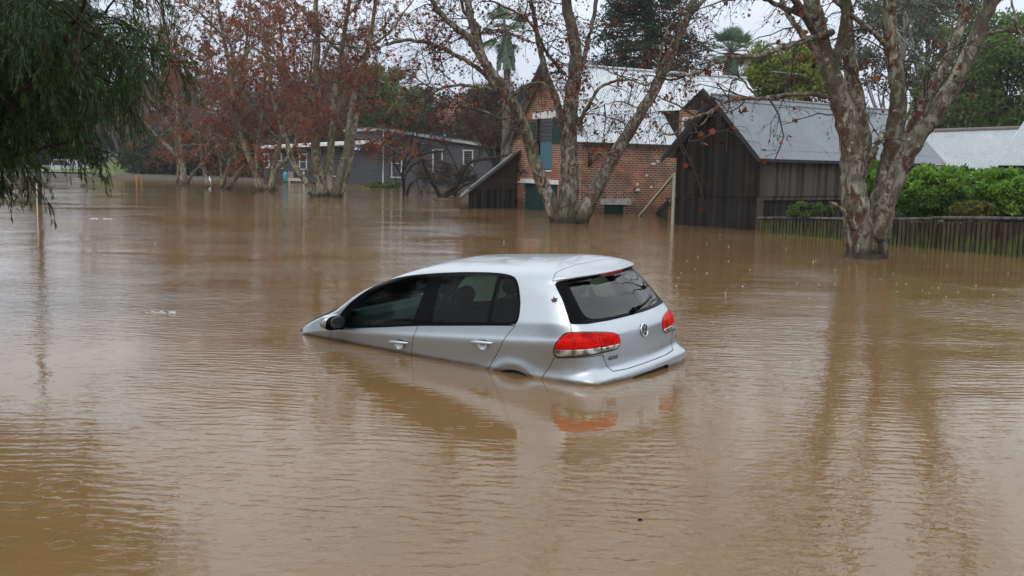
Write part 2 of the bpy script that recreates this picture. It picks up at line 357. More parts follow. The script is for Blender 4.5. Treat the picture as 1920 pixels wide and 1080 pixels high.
_n=NT(M['stone']); _c=_n.noise(_n.co('Object',(1,1,1)),7,5,.7); _n.base(_n.ramp(_c,[(.35,(.20,.20,.19)),(.6,(.42,.42,.41))]))
M['iron_black']=mat('wrought_iron',(.012,.012,.013),.6); M['rail_paint']=mat('pale_green_paint',(.38,.42,.33),.6)
M['weatherboard']=mat('grey_weatherboard',(.07,.08,.095),.65)
_n=NT(M['weatherboard']); _c=_n.noise(_n.co('Object',(.6,1,6)),2,5,.7); _n.base(_n.ramp(_c,[(.3,(.036,.041,.048)),(.7,(.060,.067,.076))])); M['lamp']=mat('lamp_white',(.65,.66,.66),.3)
# ------------------------------------------------------------ ground and water
BL=onz(1265,420); BR=onz(1421,432.5); FE=onz(1920,483)
FD_=(FE-BR); FD_/=np.linalg.norm(FD_); FN_=np.array([-FD_[1],FD_[0],0]); FN_=FN_ if FN_[1]>0 else -FN_
def sstep(a,b,x): t=np.clip((x-a)/(b-a),0,1); return t*t*(3-2*t)
def ground_h(x,y):
    h=-1.3+0*x
    d=(x-BR[0])*FN_[0]+(y-BR[1])*FN_[1]; al=(x-BR[0])*FD_[0]+(y-BR[1])*FD_[1]
    h=np.where((d>.25),np.maximum(h,-1.3+sstep(.1,.5,d)*1.45*sstep(-14,-2,al+d*.0)),h)
    h=np.maximum(h,-1.3+sstep(70,84,y)*1.45+sstep(100,170,y)*3.0)
    lawn=np.exp(-(((x+41)/6)**4)); h=np.maximum(h,-1.3+lawn*(sstep(86,100,y)*1.6+sstep(98,120,y)*1.2))
    return h
xs=np.concatenate([np.linspace(-900,-120,14)[:-1],np.linspace(-120,120,161),np.linspace(120,900,14)[1:]]); ys=np.concatenate([np.linspace(-300,-20,8)[:-1],np.linspace(-20,140,161),np.linspace(140,900,14)[1:]])
gx,gy=np.meshgrid(xs,ys,indexing='ij'); gh=ground_h(gx,gy)+.05*np.sin(gx*1.7)*np.sin(gy*1.3); k=len(ys)
i,j=np.meshgrid(np.arange(len(xs)-1),np.arange(k-1),indexing='ij'); q=(i*k+j).ravel()
m=mat('wet_ground',(.06,.055,.03),.9); n=NT(m); c=n.noise(n.co('Object'),.9,6,.7); n.base(n.ramp(c,[(.35,(.030,.024,.017)),(.6,(.055,.048,.026)),(.8,(.05,.06,.022))]))
g=fast_mesh('ground',np.stack([gx,gy,gh],-1).reshape(-1,3),np.stack([q,q+k,q+k+1,q+1],1),m,smooth=True,fn=4); tag(g,kind='structure')
lx,ly=np.meshgrid(np.linspace(-49,-33,30),np.linspace(88,124,40),indexing='ij'); i,j=np.meshgrid(np.arange(29),np.arange(39),indexing='ij'); q=(i*40+j).ravel()
m=mat('lawn_grass',(.1,.15,.03),.9); n=NT(m); c=n.noise(n.co('Object'),1.2,5,.7); n.base(n.ramp(c,[(.35,(.075,.10,.025)),(.7,(.15,.20,.045))]))
g=fast_mesh('lawn',np.stack([lx,ly,ground_h(lx,ly)+.12-.5*np.abs((lx+41)/8)**6],-1).reshape(-1,3),np.stack([q,q+40,q+41,q+1],1),m,smooth=True,fn=4); tag(g,kind='structure')
w=MB(); w.add([(-800,-250,0),(800,-250,0),(800,160,0),(-800,160,0)],[(0,1,2,3)]); wo=w.build('water',M['water']); tag(wo,kind='structure')
# ------------------------------------------------------------ building helpers
def corr(name,a,b,c,d,m,parent,pitch=.10,amp=.02):
    """corrugated sheet: a,b eave ends, c,d ridge ends above b,a"""
    a,b,c,d=[np.array(p,float) for p in (a,b,c,d)]; nrm=np.cross(b-a,d-a); nrm/=np.linalg.norm(nrm); 
    L=np.linalg.norm(b-a); nu=max(8,int(L/pitch*6)); V=[]; nv=3
    for v in range(nv):
        t=v/(nv-1); p0=a*(1-t)+d*t; p1=b*(1-t)+c*t
        u=np.arange(nu+1)/nu; h=amp*np.sin(u*L/pitch*2*PI); V.append(p0[None]*(1-u[:,None])+p1[None]*u[:,None]+h[:,None]*nrm)
    V=np.concatenate(V); n_=nu+1; i=np.arange(nu); F=np.concatenate([np.stack([v*n_+i,v*n_+i+1,(v+1)*n_+i+1,(v+1)*n_+i],1) for v in range(nv-1)])
    valley_shade=np.tile(.5+.5*np.sin((i+.5)/nu*L/pitch*2*PI),nv-1); return fast_mesh(name,V,F,m,parent,smooth=True,fn=4,attr=valley_shade)  # painted shade: valleys get a darker tint so the corrugation reads
def planks(mb,o,dx,nrm,x0,x1,z0,top,w=.2,gap=.006,th=.025,rng=random,ragged=0):
    """vertical boards from x0 to x1 along dx; z0 may be a number, top a function of x"""
    o=np.array(o,float); dx=np.array(dx,float); nrm=np.array(nrm,float); x=x0
    while x<x1-1e-3:
        ww=min(w*rng.uniform(.8,1.2),x1-x); a=x+gap/2; b=x+ww-gap/2; off=rng.uniform(0,.012); zz=z0-rng.uniform(0,ragged)
        P=[o+dx*a+nrm*off+np.array([0,0,zz]),o+dx*b+nrm*off+np.array([0,0,zz]),o+dx*b+nrm*off+np.array([0,0,top(b)]),o+dx*a+nrm*off+np.array([0,0,top(a)])]
        if top(a)>zz+.02 or top(b)>zz+.02: mb.prism(P,nrm*th)
        x+=ww
RB=random.Random(5)
# ------------------------------------------------------------ black timber barn
def barn():
    W_=np.linalg.norm(BR-BL); u_=(BR-BL)/W_; L_=min(np.linspace(4,14,201),key=lambda t:abs(px_of(BR+u_*.3+np.array([-u_[1],u_[0],0])*(t+.3)+[0,0,2.1])[0]-1775)); ang=math.atan2(BR[1]-BL[1],BR[0]-BL[0])
    r=empty('timber_barn',(BL[0],BL[1],0),ang); tag(r,'black timber barn with rust-streaked grey corrugated roof, in the water beside the brick house','barn')
    he,ha=2.42,4.02; oh=.22; rise=(ha-he)/(W_/2)
    gt=lambda x: he+rise*(W_/2-abs(x-W_/2))-.03
    m=MB(); planks(m,(0,0,0),(1,0,0),(0,-1,0),0,W_,.98,gt,.27,.004,rng=RB); m.box((0,.0,.9),(W_,.02,2.4)); m.prism([(0,0,2.4),(W_,0,2.4),(W_/2,0,ha-.05)],(0,.02,0))
    fw=m.build('gable_wall',M['tar'],r); m=MB(); planks(m,(0,0.03,0),(1,0,0),(0,-1,0),0,W_,-1.2,lambda x:1.0,.3,.012,rng=RB); m.box((0,.035,-1.2),(W_,.05,1.0)); m.build('lower_boards',M['tar'],r)
    m=MB(); m.box((W_/2-.42,-.055,2.95),(W_/2+.42,-.03,3.0)); m.box((W_/2+.34,-.06,2.3),(W_/2+.39,-.035,2.95)); m.build('loft_door_rail',M['dark_trim'],r)
    m=MB(); planks(m,(W_,0,0),(0,1,0),(1,0,0),.12,L_,1.02,lambda x:he-.02,.21,.006,rng=RB); m.box((W_-.02,0,.9),(W_-.001,L_,he)); m.build('side_wall',M['grey_boards'],r)
    m=MB(); planks(m,(W_-.09,0,0),(0,1,0),(1,0,0),.12,L_,-1.2,lambda x:1.05,.24,.02,rng=RB,ragged=.05); m.box((W_-.12,0,-1.2),(W_-.1,L_,1.0)); m.build('lower_side_boards',M['tar'],r)
    m=MB(); m.box((W_-.10,-.02,-1.2),(W_+.06,.13,he)); m.build('corner_post',M['grey_boards'],r)
    m=MB(); m.box((0,.05,-1.2),(.04,L_,he)); m.box((0,L_-.04,-1.2),(W_,L_,he)); m.prism([(0,L_-.04,he),(W_,L_-.04,he),(W_/2,L_-.04,ha)],(0,.04,0)); m.build('rear_walls',M['tar'],r)
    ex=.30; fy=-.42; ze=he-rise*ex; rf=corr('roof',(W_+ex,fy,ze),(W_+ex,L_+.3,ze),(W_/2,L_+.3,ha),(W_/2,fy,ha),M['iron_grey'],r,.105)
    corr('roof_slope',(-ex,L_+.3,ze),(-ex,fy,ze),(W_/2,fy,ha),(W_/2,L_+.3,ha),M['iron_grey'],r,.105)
    m=MB()
    for s in (-1,1):
        a=np.array([W_/2,fy-.01,ha-.02]); b=np.array([W_/2+s*(W_/2+ex),fy-.01,ze-.02]); m.prism([a,b,b-[0,0,.16],a-[0,0,.17]],(0,.03,0))
    m.box((W_+.25,fy+.1,ze-.08),(W_+.27,L_+.25,ze-.03)); m.build('bargeboard',M['dark_trim'],r)
    m=MB(); m.tube([(W_/2,fy,ha+.03),(W_/2,L_+.3,ha+.03)],.05,8); m.prism([(W_/2,fy,ha+.045),(W_/2+.18,fy,ha+.045-.18*rise),(W_/2+.18,fy,ha+.03-.18*rise),(W_/2,fy,ha+.02)],(0,L_+.7,0)); m.build('ridge_cap',M['iron_grey'],rf)
    return r,ang,W_
BARN,BANG,BW=barn()
# TV aerial on the barn roof
def aerial():
    p=at(1472,186,38.5); r=empty('aerial',p); tag(r,'thin television aerial on a mast above the grey corrugated roof','aerial')
    m=MB(); m.tube([(0,0,-.3),(0,0,1.0)],.014,6); m.build('mast',M['dark_trim'],r); m=MB(); m.tube([(-.55,-.2,.98),(.75,.25,.93)],.012,6)
    for t in np.linspace(0,1,7): c=np.array([-.55,-.2,.98])*(1-t)+np.array([.75,.25,.93])*t; m.tube([c+[-.03,.22,.0],c+[.03,-.22,0]],.006,4)
    m.build('boom',mat('aerial_metal',(.3,.31,.32),.4,.6),r)
aerial()
# ------------------------------------------------------------ brick house
def brick_house():
    YB=38.2; B=at(1088,398,YB); B[2]=0; ang=rad(28.5)               # corner nearest to the camera
    r=empty('brick_house',(B[0],B[1],0),ang); tag(r,'old red-brick outbuilding with pale corrugated roof, green shutters and blue loft door','house')
    # local x: along the right-hand wall; local y: along the gable wall, away to the left
    GW=5.5; he=2.80; ha=5.66; LR=min(np.linspace(5,14,181),key=lambda t:abs(px_of((B[0]+math.cos(ang)*(t+.3)-math.sin(ang)*GW/2,B[1]+math.sin(ang)*(t+.3)+math.cos(ang)*GW/2,ha))[0]-1400)); rise=(ha-he)/(GW/2)
    def yy_(px):   # distance along the gable wall seen at photo column px
        best=None
        for t in np.linspace(0,GW,501):
            w=np.array([B[0]-math.sin(ang)*t,B[1]+math.cos(ang)*t,1.5]); p=px_of(w)[0]
            if best is None or abs(p-px)<best[0]: best=(abs(p-px),t,w)
        return best[1]
    def zz_(py,Y,px=1020): return at(px,py,Y)[2]
    Yg=B[1]+math.cos(ang)*2.5
    d0,d1=yy_(1046),yy_(982); dz=zz_(345,Yg)                      # green door
    u0,u1=yy_(1034),yy_(1003); b0,b1=yy_(1035),yy_(1010); uz1=zz_(222,Yg); uzm=zz_(268,Yg); bz0=zz_(319,Yg)
    m=MB(); 
    ycuts=sorted({0,GW,d0,d1,u0,u1}); zc=sorted({-1.2,dz,bz0,uzm,uz1,he})
    def inside(y,z):
        return (d0<y<d1 and z<dz) or (u0<y<u1 and bz0<z<uz1)
    zc=sorted(set(zc)); V=0
    for a,b in zip(ycuts[:-1],ycuts[1:]):
        for c,d in zip(zc[:-1],zc[1:]):
            if not inside((a+b)/2,(c+d)/2): m.add([(0,a,c),(0,a,d),(0,b,d),(0,b,c)],[(0,1,2,3)])
    tri=lambda y: he+rise*(GW/2-abs(y-GW/2))
    if uz1>he:
        pass
    ys_=sorted({0,GW/2,GW,u0,u1})
    for a,b in zip(ys_[:-1],ys_[1:]):
        lo=uz1 if (u0<=(a+b)/2<=u1 and uz1>he) else he
        m.add([(0,a,lo),(0,a,tri(a)),(0,b,tri(b)),(0,b,lo)],[(0,1,2,3)])
    # reveals
    for (a,b,c,d) in ((d0,d1,-1.2,dz),(u0,u1,bz0,uz1)):
        m.add([(0,a,c),(.16,a,c),(.16,a,d),(0,a,d)],[(0,1,2,3)]); m.add([(0,b,c),(0,b,d),(.16,b,d),(.16,b,c)],[(0,1,2,3)]); m.add([(0,a,d),(.16,a,d),(.16,b,d),(0,b,d)],[(0,1,2,3)])
    gw=m.build('gable_wall',M['brick'],r,uv=True)
    m=MB(); m.box((.10,d0,-1.2),(.14,(d0+d1)/2-.006,dz)); m.box((.10,(d0+d1)/2+.006,-1.2),(.14,d1,dz)); m.build('stable_door',M['green_paint'],r)
    m=MB(); m.box((-.035,d0-.12,dz),(.05,d1+.22,dz+.17)); m.box((-.08,d1+.15,dz-.0),(.0,d1+.4,dz+.05)); m.build('lintel',M['white_trim'],r)
    m=MB(); m.box((.09,u0,uzm+.02),(.12,u1,uz1)); w=m.build('loft_window',M['dark_glass'],r); m=MB()
    for k in range(6): z=uzm+.12+(uz1-uzm-.15)*k/6; m.box((.05,u0+.05,z),(.085,u1-.05,z+.03))
    m.box((.04,u0,uzm),(.09,u0+.05,uz1)); m.box((.04,u1-.05,uzm),(.09,u1,uz1)); m.build('louvre',M['dark_trim'],w)
    m=MB(); m.box((.05,b0,bz0+.03),(.09,b1,uzm+.02)); m.build('loft_door',M['blue_paint'],r)
    m=MB(); m.box((-.03,u0-.02,bz0-.05),(.12,u1+.02,bz0)); m.build('sill',M['white_trim'],r)
    sh0,sh1=yy_(1050),yy_(991)
    m=MB(); m.box((-.045,sh0,uzm-.02),(-.005,u0-.03,uz1-.03)); m.build('shutter',M['green_paint'],r); m=MB(); m.box((-.045,u1+.03,uzm-.02),(-.005,sh1,uz1-.10)); m.build('shutter',M['green_paint'],r)
    m=MB(); n_=28; hh=[uz1+.26+.035*math.sin(k*1.1) for k in range(n_+1)]
    for k in (9,10,18,19): hh[k]-=.16
    P=[(-.03,u0-.25+(u1-u0+.5)*k/n_,hh[k]) for k in range(n_+1)]; m.prism([(-.03,u1+.25,uz1+.01),(-.03,u0-.25,uz1+.01)]+P,(.05,0,0)); m.build('painted_arch',M['white_trim'],r)
    # right-hand wall (local y=0 plane, x from 0)
    def xx_(px):
        best=None
        for t in np.linspace(0,LR,1301):
            p=px_of((B[0]+math.cos(ang)*t,B[1]+math.sin(ang)*t,1.5))[0]
            if best is None or abs(p-px)<best[0]: best=(abs(p-px),t)
        return best[1]
    def Y_(t): return B[1]+math.sin(ang)*t
    v0,v1=xx_(1135),xx_(1171); vz=zz_(384.5,Y_(v0),1150)
    q0,q1=xx_(1276),xx_(1300); qz0,qz1=zz_(262,Y_(q0),1288),zz_(222,Y_(q0),1288)
    qz0=max(qz0,he+.02); m=MB(); xc=sorted({0,v0,v1,LR}); zc=sorted({-1.2,vz,he})
    for a,b in zip(xc[:-1],xc[1:]):
        for c,d in zip(zc[:-1],zc[1:]):
            x_,z_=(a+b)/2,(c+d)/2
            if v0<x_<v1 and z_<vz: continue
            m.add([(a,0,c),(b,0,c),(b,0,d),(a,0,d)],[(0,1,2,3)])
    m.add([(LR,0,-1.2),(LR,GW,-1.2),(LR,GW,he),(LR,0,he)],[(0,1,2,3)]); m.add([(LR,0,he),(LR,GW,he),(LR,GW/2,ha)],[(0,1,2)]); m.add([(0,GW,-1.2),(0,GW,he),(LR,GW,he),(LR,GW,-1.2)],[(0,1,2,3)])
    m.add([(v0,0,vz),(v1,0,vz),(v1,.12,vz),(v0,.12,vz)],[(0,1,2,3)])
    m.build('side_wall',M['brick'],r,uv=True)
    m=MB(); m.box((v0,.06,-.9),(v1,.08,vz))
    for k in range(5): m.box((v0+.05,.02,vz-.09-.085*k-.03),(v1-.05,.06,vz-.09-.085*k))
    m.box((v0,.0,-.9),(v0+.04,.06,vz)); m.box((v1-.04,0,-.9),(v1,.06,vz)); m.build('louvred_vent',M['green_paint'],r)
    a,b=xx_(1127),xx_(1184); m=MB(); m.box((a,-.05,vz+.005),(b,.02,vz+.225)); m.build('stone_lintel',M['stone'],r)
    # soldier courses are in the lintel; painted bricks scattered on the wall
    for px,py,w in ((1232,302,.10),(1224,306.7,.2),(1212,328.7,.10),(1196,345.6,.10),(1222,350.5,.11)): 
        t=xx_(px); z=zz_(py,Y_(t),px); m=MB(); m.box((t-w/2,-.012,z-.038),(t+w/2,.01,z+.038)); m.build('painted_brick',M['white_trim'],r)
    t=xx_(1194); z=zz_(356,Y_(t),1194); m=MB(); m.ball((t,-.06,z),1,sc=(.12,.07,.07),nu=14,nv=10); la=m.build('bulkhead_lamp',M['lamp'],r,smooth=True); m=MB(); m.ball((t-.02,-.04,z+.035),1,sc=(.135,.075,.06),nu=14,nv=8); m.build('lamp_hood',M['iron_black'],la,smooth=True)
    t=xx_(1103); m=MB(); z=zz_(300,Y_(t),1104)
    m.bar((t,-.04,z-.25),(t,-.04,z+.28),.05,.05)
    th=np.linspace(-PI/2,PI/2,9); m.tube([(t+.12*math.cos(q)+.0,-.05,z-.12+.11*math.sin(q)) for q in th],.022,6); m.tube([(t+.02,-.05,z-.18),(t+.2,-.06,z-.02),(t+.32,-.07,z+.16),(t+.5,-.08,z+.22)],.02,6)
    m.tube([(t+.42+.11*math.cos(q),-.08,z+.12+.11*math.sin(q)) for q in np.linspace(0,4.7,14)],.016,6); m.tube([(t+.03,-.05,z+.26),(t+.16,-.06,z+.2)],.02,6); m.build('sign_bracket',M['iron_black'],r,smooth=True)
    y=yy_(975); z=zz_(325,Yg+1.2,975); m=MB(); m.tube([(-.05,y-.0+.2*math.cos(q)*.6,z+.12*math.sin(q)) for q in np.linspace(.3,5.2,16)],.02,6); m.tube([(-.05,y-.12,z),(-.05,y-.4,z+.12),(-.05,y-.75,z+.03)],.02,6); m.build('lamp_bracket',M['iron_black'],r,smooth=True)
    # dormer over the side wall
    dc=xx_(1306); dw=.98; dze=zz_(206,Y_(dc),1290); dza=zz_(168,Y_(dc),1305); 
    m=MB(); m.add([(dc-dw,-.004,he),(q0,-.004,he),(q0,-.004,dze),(dc-dw,-.004,dze)],[(0,1,2,3)]); m.add([(q1,-.004,he),(dc+dw,-.004,he),(dc+dw,-.004,dze),(q1,-.004,dze)],[(0,1,2,3)]); m.add([(q0,-.004,he),(q1,-.004,he),(q1,-.004,qz0),(q0,-.004,qz0)],[(0,1,2,3)]); m.add([(q0,-.004,qz1),(q1,-.004,qz1),(q1,-.004,dze),(q0,-.004,dze)],[(0,1,2,3)])
    m.build('dormer_wall',M['brick'],r,uv=True)
    m=MB(); m.prism([(dc-dw,-.01,dze),(dc+dw,-.01,dze),(dc,-.01,dza)],(0,.04,0)); m.build('dormer_gable',M['tar'],r)
    m=MB(); m.box((q0,.02,qz0),(q1,.05,qz1)); w=m.build('dormer_window',M['green_paint'],r); m=MB(); m.box((q0-.05,-.03,qz0),(q0+.06,.04,qz1+.04)); m.box((q0+.06,-.03,qz1-.02),(q1,.04,qz1+.05)); m.box((q1,-.03,qz0),(q1+.08,.04,qz1+.05)); m.build('window_frame',M['white_trim'],w)
    back=(dze-he)/rise+.6; bk2=(dza-he)/rise
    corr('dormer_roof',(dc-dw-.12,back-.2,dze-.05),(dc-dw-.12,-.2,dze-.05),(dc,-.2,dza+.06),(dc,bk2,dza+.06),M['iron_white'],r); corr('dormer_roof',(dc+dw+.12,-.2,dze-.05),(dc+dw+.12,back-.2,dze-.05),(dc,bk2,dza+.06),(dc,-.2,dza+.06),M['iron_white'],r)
    m=MB(); m.prism([(dc-dw,0,he),(dc-dw,0,dze),(dc-dw,back-.4,dze)],(.02,0,0)); m.build('dormer_cheek',M['tar'],r); m=MB(); m.prism([(dc+dw,0,he),(dc+dw,0,dze),(dc+dw,back-.4,dze)],(-.02,0,0)); m.build('dormer_cheek',M['tar'],r)
    # roof
    ex=.14; fx=-.30; ze=he-ex*rise+.03
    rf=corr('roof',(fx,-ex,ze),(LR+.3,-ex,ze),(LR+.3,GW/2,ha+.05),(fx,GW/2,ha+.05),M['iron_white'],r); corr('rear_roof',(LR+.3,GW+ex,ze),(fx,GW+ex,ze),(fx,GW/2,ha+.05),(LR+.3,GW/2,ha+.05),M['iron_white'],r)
    m=MB(); m.tube([(fx,GW/2,ha+.09),(LR+.3,GW/2,ha+.09)],.06,8); m.build('ridge_cap',M['iron_white'],rf)
    for s in (-1,1):
        m=MB(); e=GW/2+ex+.08; m.prism([(fx-.01,GW/2,ha+.04),(fx-.01,GW/2+s*e,ha+.04-e*rise),(fx-.01,GW/2+s*e,ha-.20-e*rise),(fx-.01,GW/2,ha-.20)],(-.035,0,0)); m.build('bargeboard',M['dark_trim'],r)
    m=MB(); m.box((0,-ex-.03,ze-.09),(LR,-ex+.01,ze-.03)); m.build('gutter',M['dark_trim'],r)
    return r
BRICK=brick_house()
# lean-to shed at its left
def shed():
    # left end of its front wall and the roof line, as seen beside the house
    A=at(880,386,41.0); A[2]=0; B=at(966,392,42.4); B[2]=0; L_=np.linalg.norm(B-A); ang=math.atan2(B[1]-A[1],B[0]-A[0])
    r=empty('lean_to_shed',A,ang); tag(r,'low dark timber lean-to with a steep skillion roof against the left of the brick house','shed')
    z0=at(884,352,41.1)[2]; z1=at(966,282,42.4)[2]; zb=at(900,354,41.2)[2]
    m=MB(); planks(m,(0,0,0),(1,0,0),(0,-1,0),0,L_-.02,-1.2,lambda x:zb,.17,.03,rng=RB); m.box((0,.01,-1.2),(L_-.02,.04,zb)); m.build('front_boards',M['shed_boards'],r)
    m=MB(); m.prism([(-.0,-.02,zb-.02),(L_,-.02,zb-.02),(L_,-.02,z1-.05),(0,-.02,z0-.04)],(0,.05,0)); m.build('gable_boards',mat('brown_boards',(.035,.024,.02),.7),r)
    V_=np.array([-.05*math.cos(-ang)-1*math.sin(-ang),-.05*math.sin(-ang)+math.cos(-ang),0])*4.5
    m=MB(); m.prism([(0,.02,-1.2),tuple(np.array([0,.02,-1.2])+V_),tuple(np.array([0,.02,z0])+V_),(0,.02,z0)],(.03,0,0)); m.build('end_wall',M['shed_boards'],r)
    s=(z1-z0)/L_; m=MB(); m.prism([(-.62,-.25,z0-.62*s+.03),(L_,-.25,z1+.03),(L_,-.25,z1-.05),(-.62,-.25,z0-.62*s-.05)],V_); m.build('roof',mat('lean_to_roof',(.09,.095,.10),.7),r)
shed()
# pale green stair rails between barn and brick house
def stairs():
    p0=onz(1265,421); Yp=p0[1]; t=at(1264,326,Yp); r=empty('stair_rails',(p0[0],p0[1],0)); tag(r,'pale green stair handrails rising from the water to a white post at the barn corner','stair rail')
    o=p0
    def L(p): return tuple(np.array(p)-np.array([o[0],o[1],0]))
    m=MB(); m.bar(L((t[0],Yp,-1)),L((t[0],Yp,t[2]+.03)),.075,.075); m.build('post',M['rail_paint'],r)
    e=onz(1199,405); m=MB(); m.bar(L((t[0],Yp+.06,t[2]-.04)),L(e-(t-e)*.3),.08,.075); m.build('handrail',M['rail_paint'],r)
    a=at(1262,373,Yp+.05); e2=onz(1236,403); m=MB(); m.bar(L(a),L(e2-(a-e2)*.5),.09,.05)
    for k in range(1,6): c=a*(1-k/6)+e2*(k/6); m.box(L(c+[-.06,-.04,.02]),L(c+[.06,.04,.09]))
    m.build('stringer',M['rail_paint'],r)
    m=MB()
    for k in range(6):
        c=a*(1-k/6)+e2*(k/6); m.box(L(c+[-.1,.05,-.03]),L(c+[.15,.9,.0]))
    m.prism([L(a+[0,1,0]),L(a+[0,1,-1.9]),L((e2+(0,1,-1))),L(e2+[0,1,0])],(0,.03,0)); m.build('treads',M['tar'],r)
stairs()
# ------------------------------------------------------------ fence along the bank
def fence():
    r=empty('paling_fence',BR); tag(r,'low mossy paling fence with a grey capping rail, standing in the water at right','fence')
    D=FD_; zt0=at(1422,409,BR[1])[2]; zt1=at(1920,412,FE[1])[2]; Lf=np.linalg.norm(FE-BR); L_=Lf+9
    ztop=lambda x: zt0+(zt1-zt0)*x/Lf+.018*math.sin(x*1.1)
    m=MB(); x=.0; rng=random.Random(8)
    while x<L_:
        w=rng.uniform(.07,.10); off=rng.uniform(0,.02); t=ztop(x)-.05+rng.uniform(-.015,.0); ti=rng.uniform(-.012,.012)
        P=[D*x-FN_*off+[0,0,-1],D*(x+w)-FN_*off+[0,0,-1],D*(x+w+ti)-FN_*off+[0,0,t],D*(x+ti)-FN_*off+[0,0,t]]; m.prism(P,-FN_*.03); x+=w+rng.uniform(.035,.06)
    m.build('palings',M['pale'],r)
    m=MB(); P=[D*0-[0,0,1],D*L_-[0,0,1],D*L_+[0,0,ztop(L_)-.1],D*0+[0,0,ztop(0)-.1]]; m.prism(P,FN_*.03); m.build('backing_boards',M['pale'],r)
    xs_=[0,1.5,3.2,5.0,6.3,6.31,8,10,12.5,L_]; m=MB(); m.tube([D*x-FN_*.01+[0,0,ztop(x)+(.02 if x>6.305 else 0)] for x in xs_],.042,7); m.build('capping_rail',M['capwood'],r)
fence()
# ------------------------------------------------------------ two pale-roofed sheds at right
def pale_sheds():
    Y=45.; a=at(1736,256,Y+2); e0=at(1690,338,Y-1.); e1=at(1990,334,Y-1.); r0=at(1742,247,Y+2.2); r1=at(2060,236,Y+2.2); o=np.array([e0[0],e0[1],0]); r=empty('pale_roofed_shed',o)
    tag(r,'long low shed with a streaked pale iron roof and a rusty ridge, behind the hedge','shed')
    L=lambda p: np.array(p)-o
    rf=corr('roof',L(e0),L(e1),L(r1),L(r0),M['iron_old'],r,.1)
    m=MB(); m.tube([L(r0)+[-.05,0,.03],L(r1)+[.1,0,.03]],.09,7); m.build('ridge_cap',m_iron('rusty_ridge',(.22,.17,.16),.9),rf)
    m=MB(); m.prism([L(e0)+[.3,.4,-3.4],L(e1)+[-.3,.4,-3.4],L(e1)+[-.3,.4,-.1],L(e0)+[.3,.4,-.1]],(0,.1,0)); m.prism([L(e0)+[.3,.5,-3.4],L(r0)+[.3,2,-5],L(r0)+[.3,2.4,-.1],L(e0)+[.3,.5,-.1]],(.1,0,0)); m.build('walls',M['grey_boards'],r)
    Y=38.; e0=at(1866,307,Y); e1=at(2120,309,Y); r0=at(1921,226,Y+2.4); r1=at(2190,222,Y+2.4); o2=np.array([e0[0],e0[1],0]); r=empty('pale_roofed_hut',o2); L=lambda p: np.array(p)-o2
    tag(r,'pale roofed hut with a dark wall at the far right edge, behind the hedge','shed')
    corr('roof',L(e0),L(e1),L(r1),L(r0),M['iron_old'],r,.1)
    m=MB(); m.prism([L(e0)+[.3,.3,-3],L(e1)+[0,.3,-3],L(e1)+[0,.3,-.05],L(e0)+[.3,.3,-.05]],(0,.1,0)); m.build('walls',M['tar'],r)
    m=MB(); m.bar(L(e0)+[.38,.15,-3],L(e0)+[.38,.15,-.06],.12,.12); m.build('post',M['tar'],r)
pale_sheds()
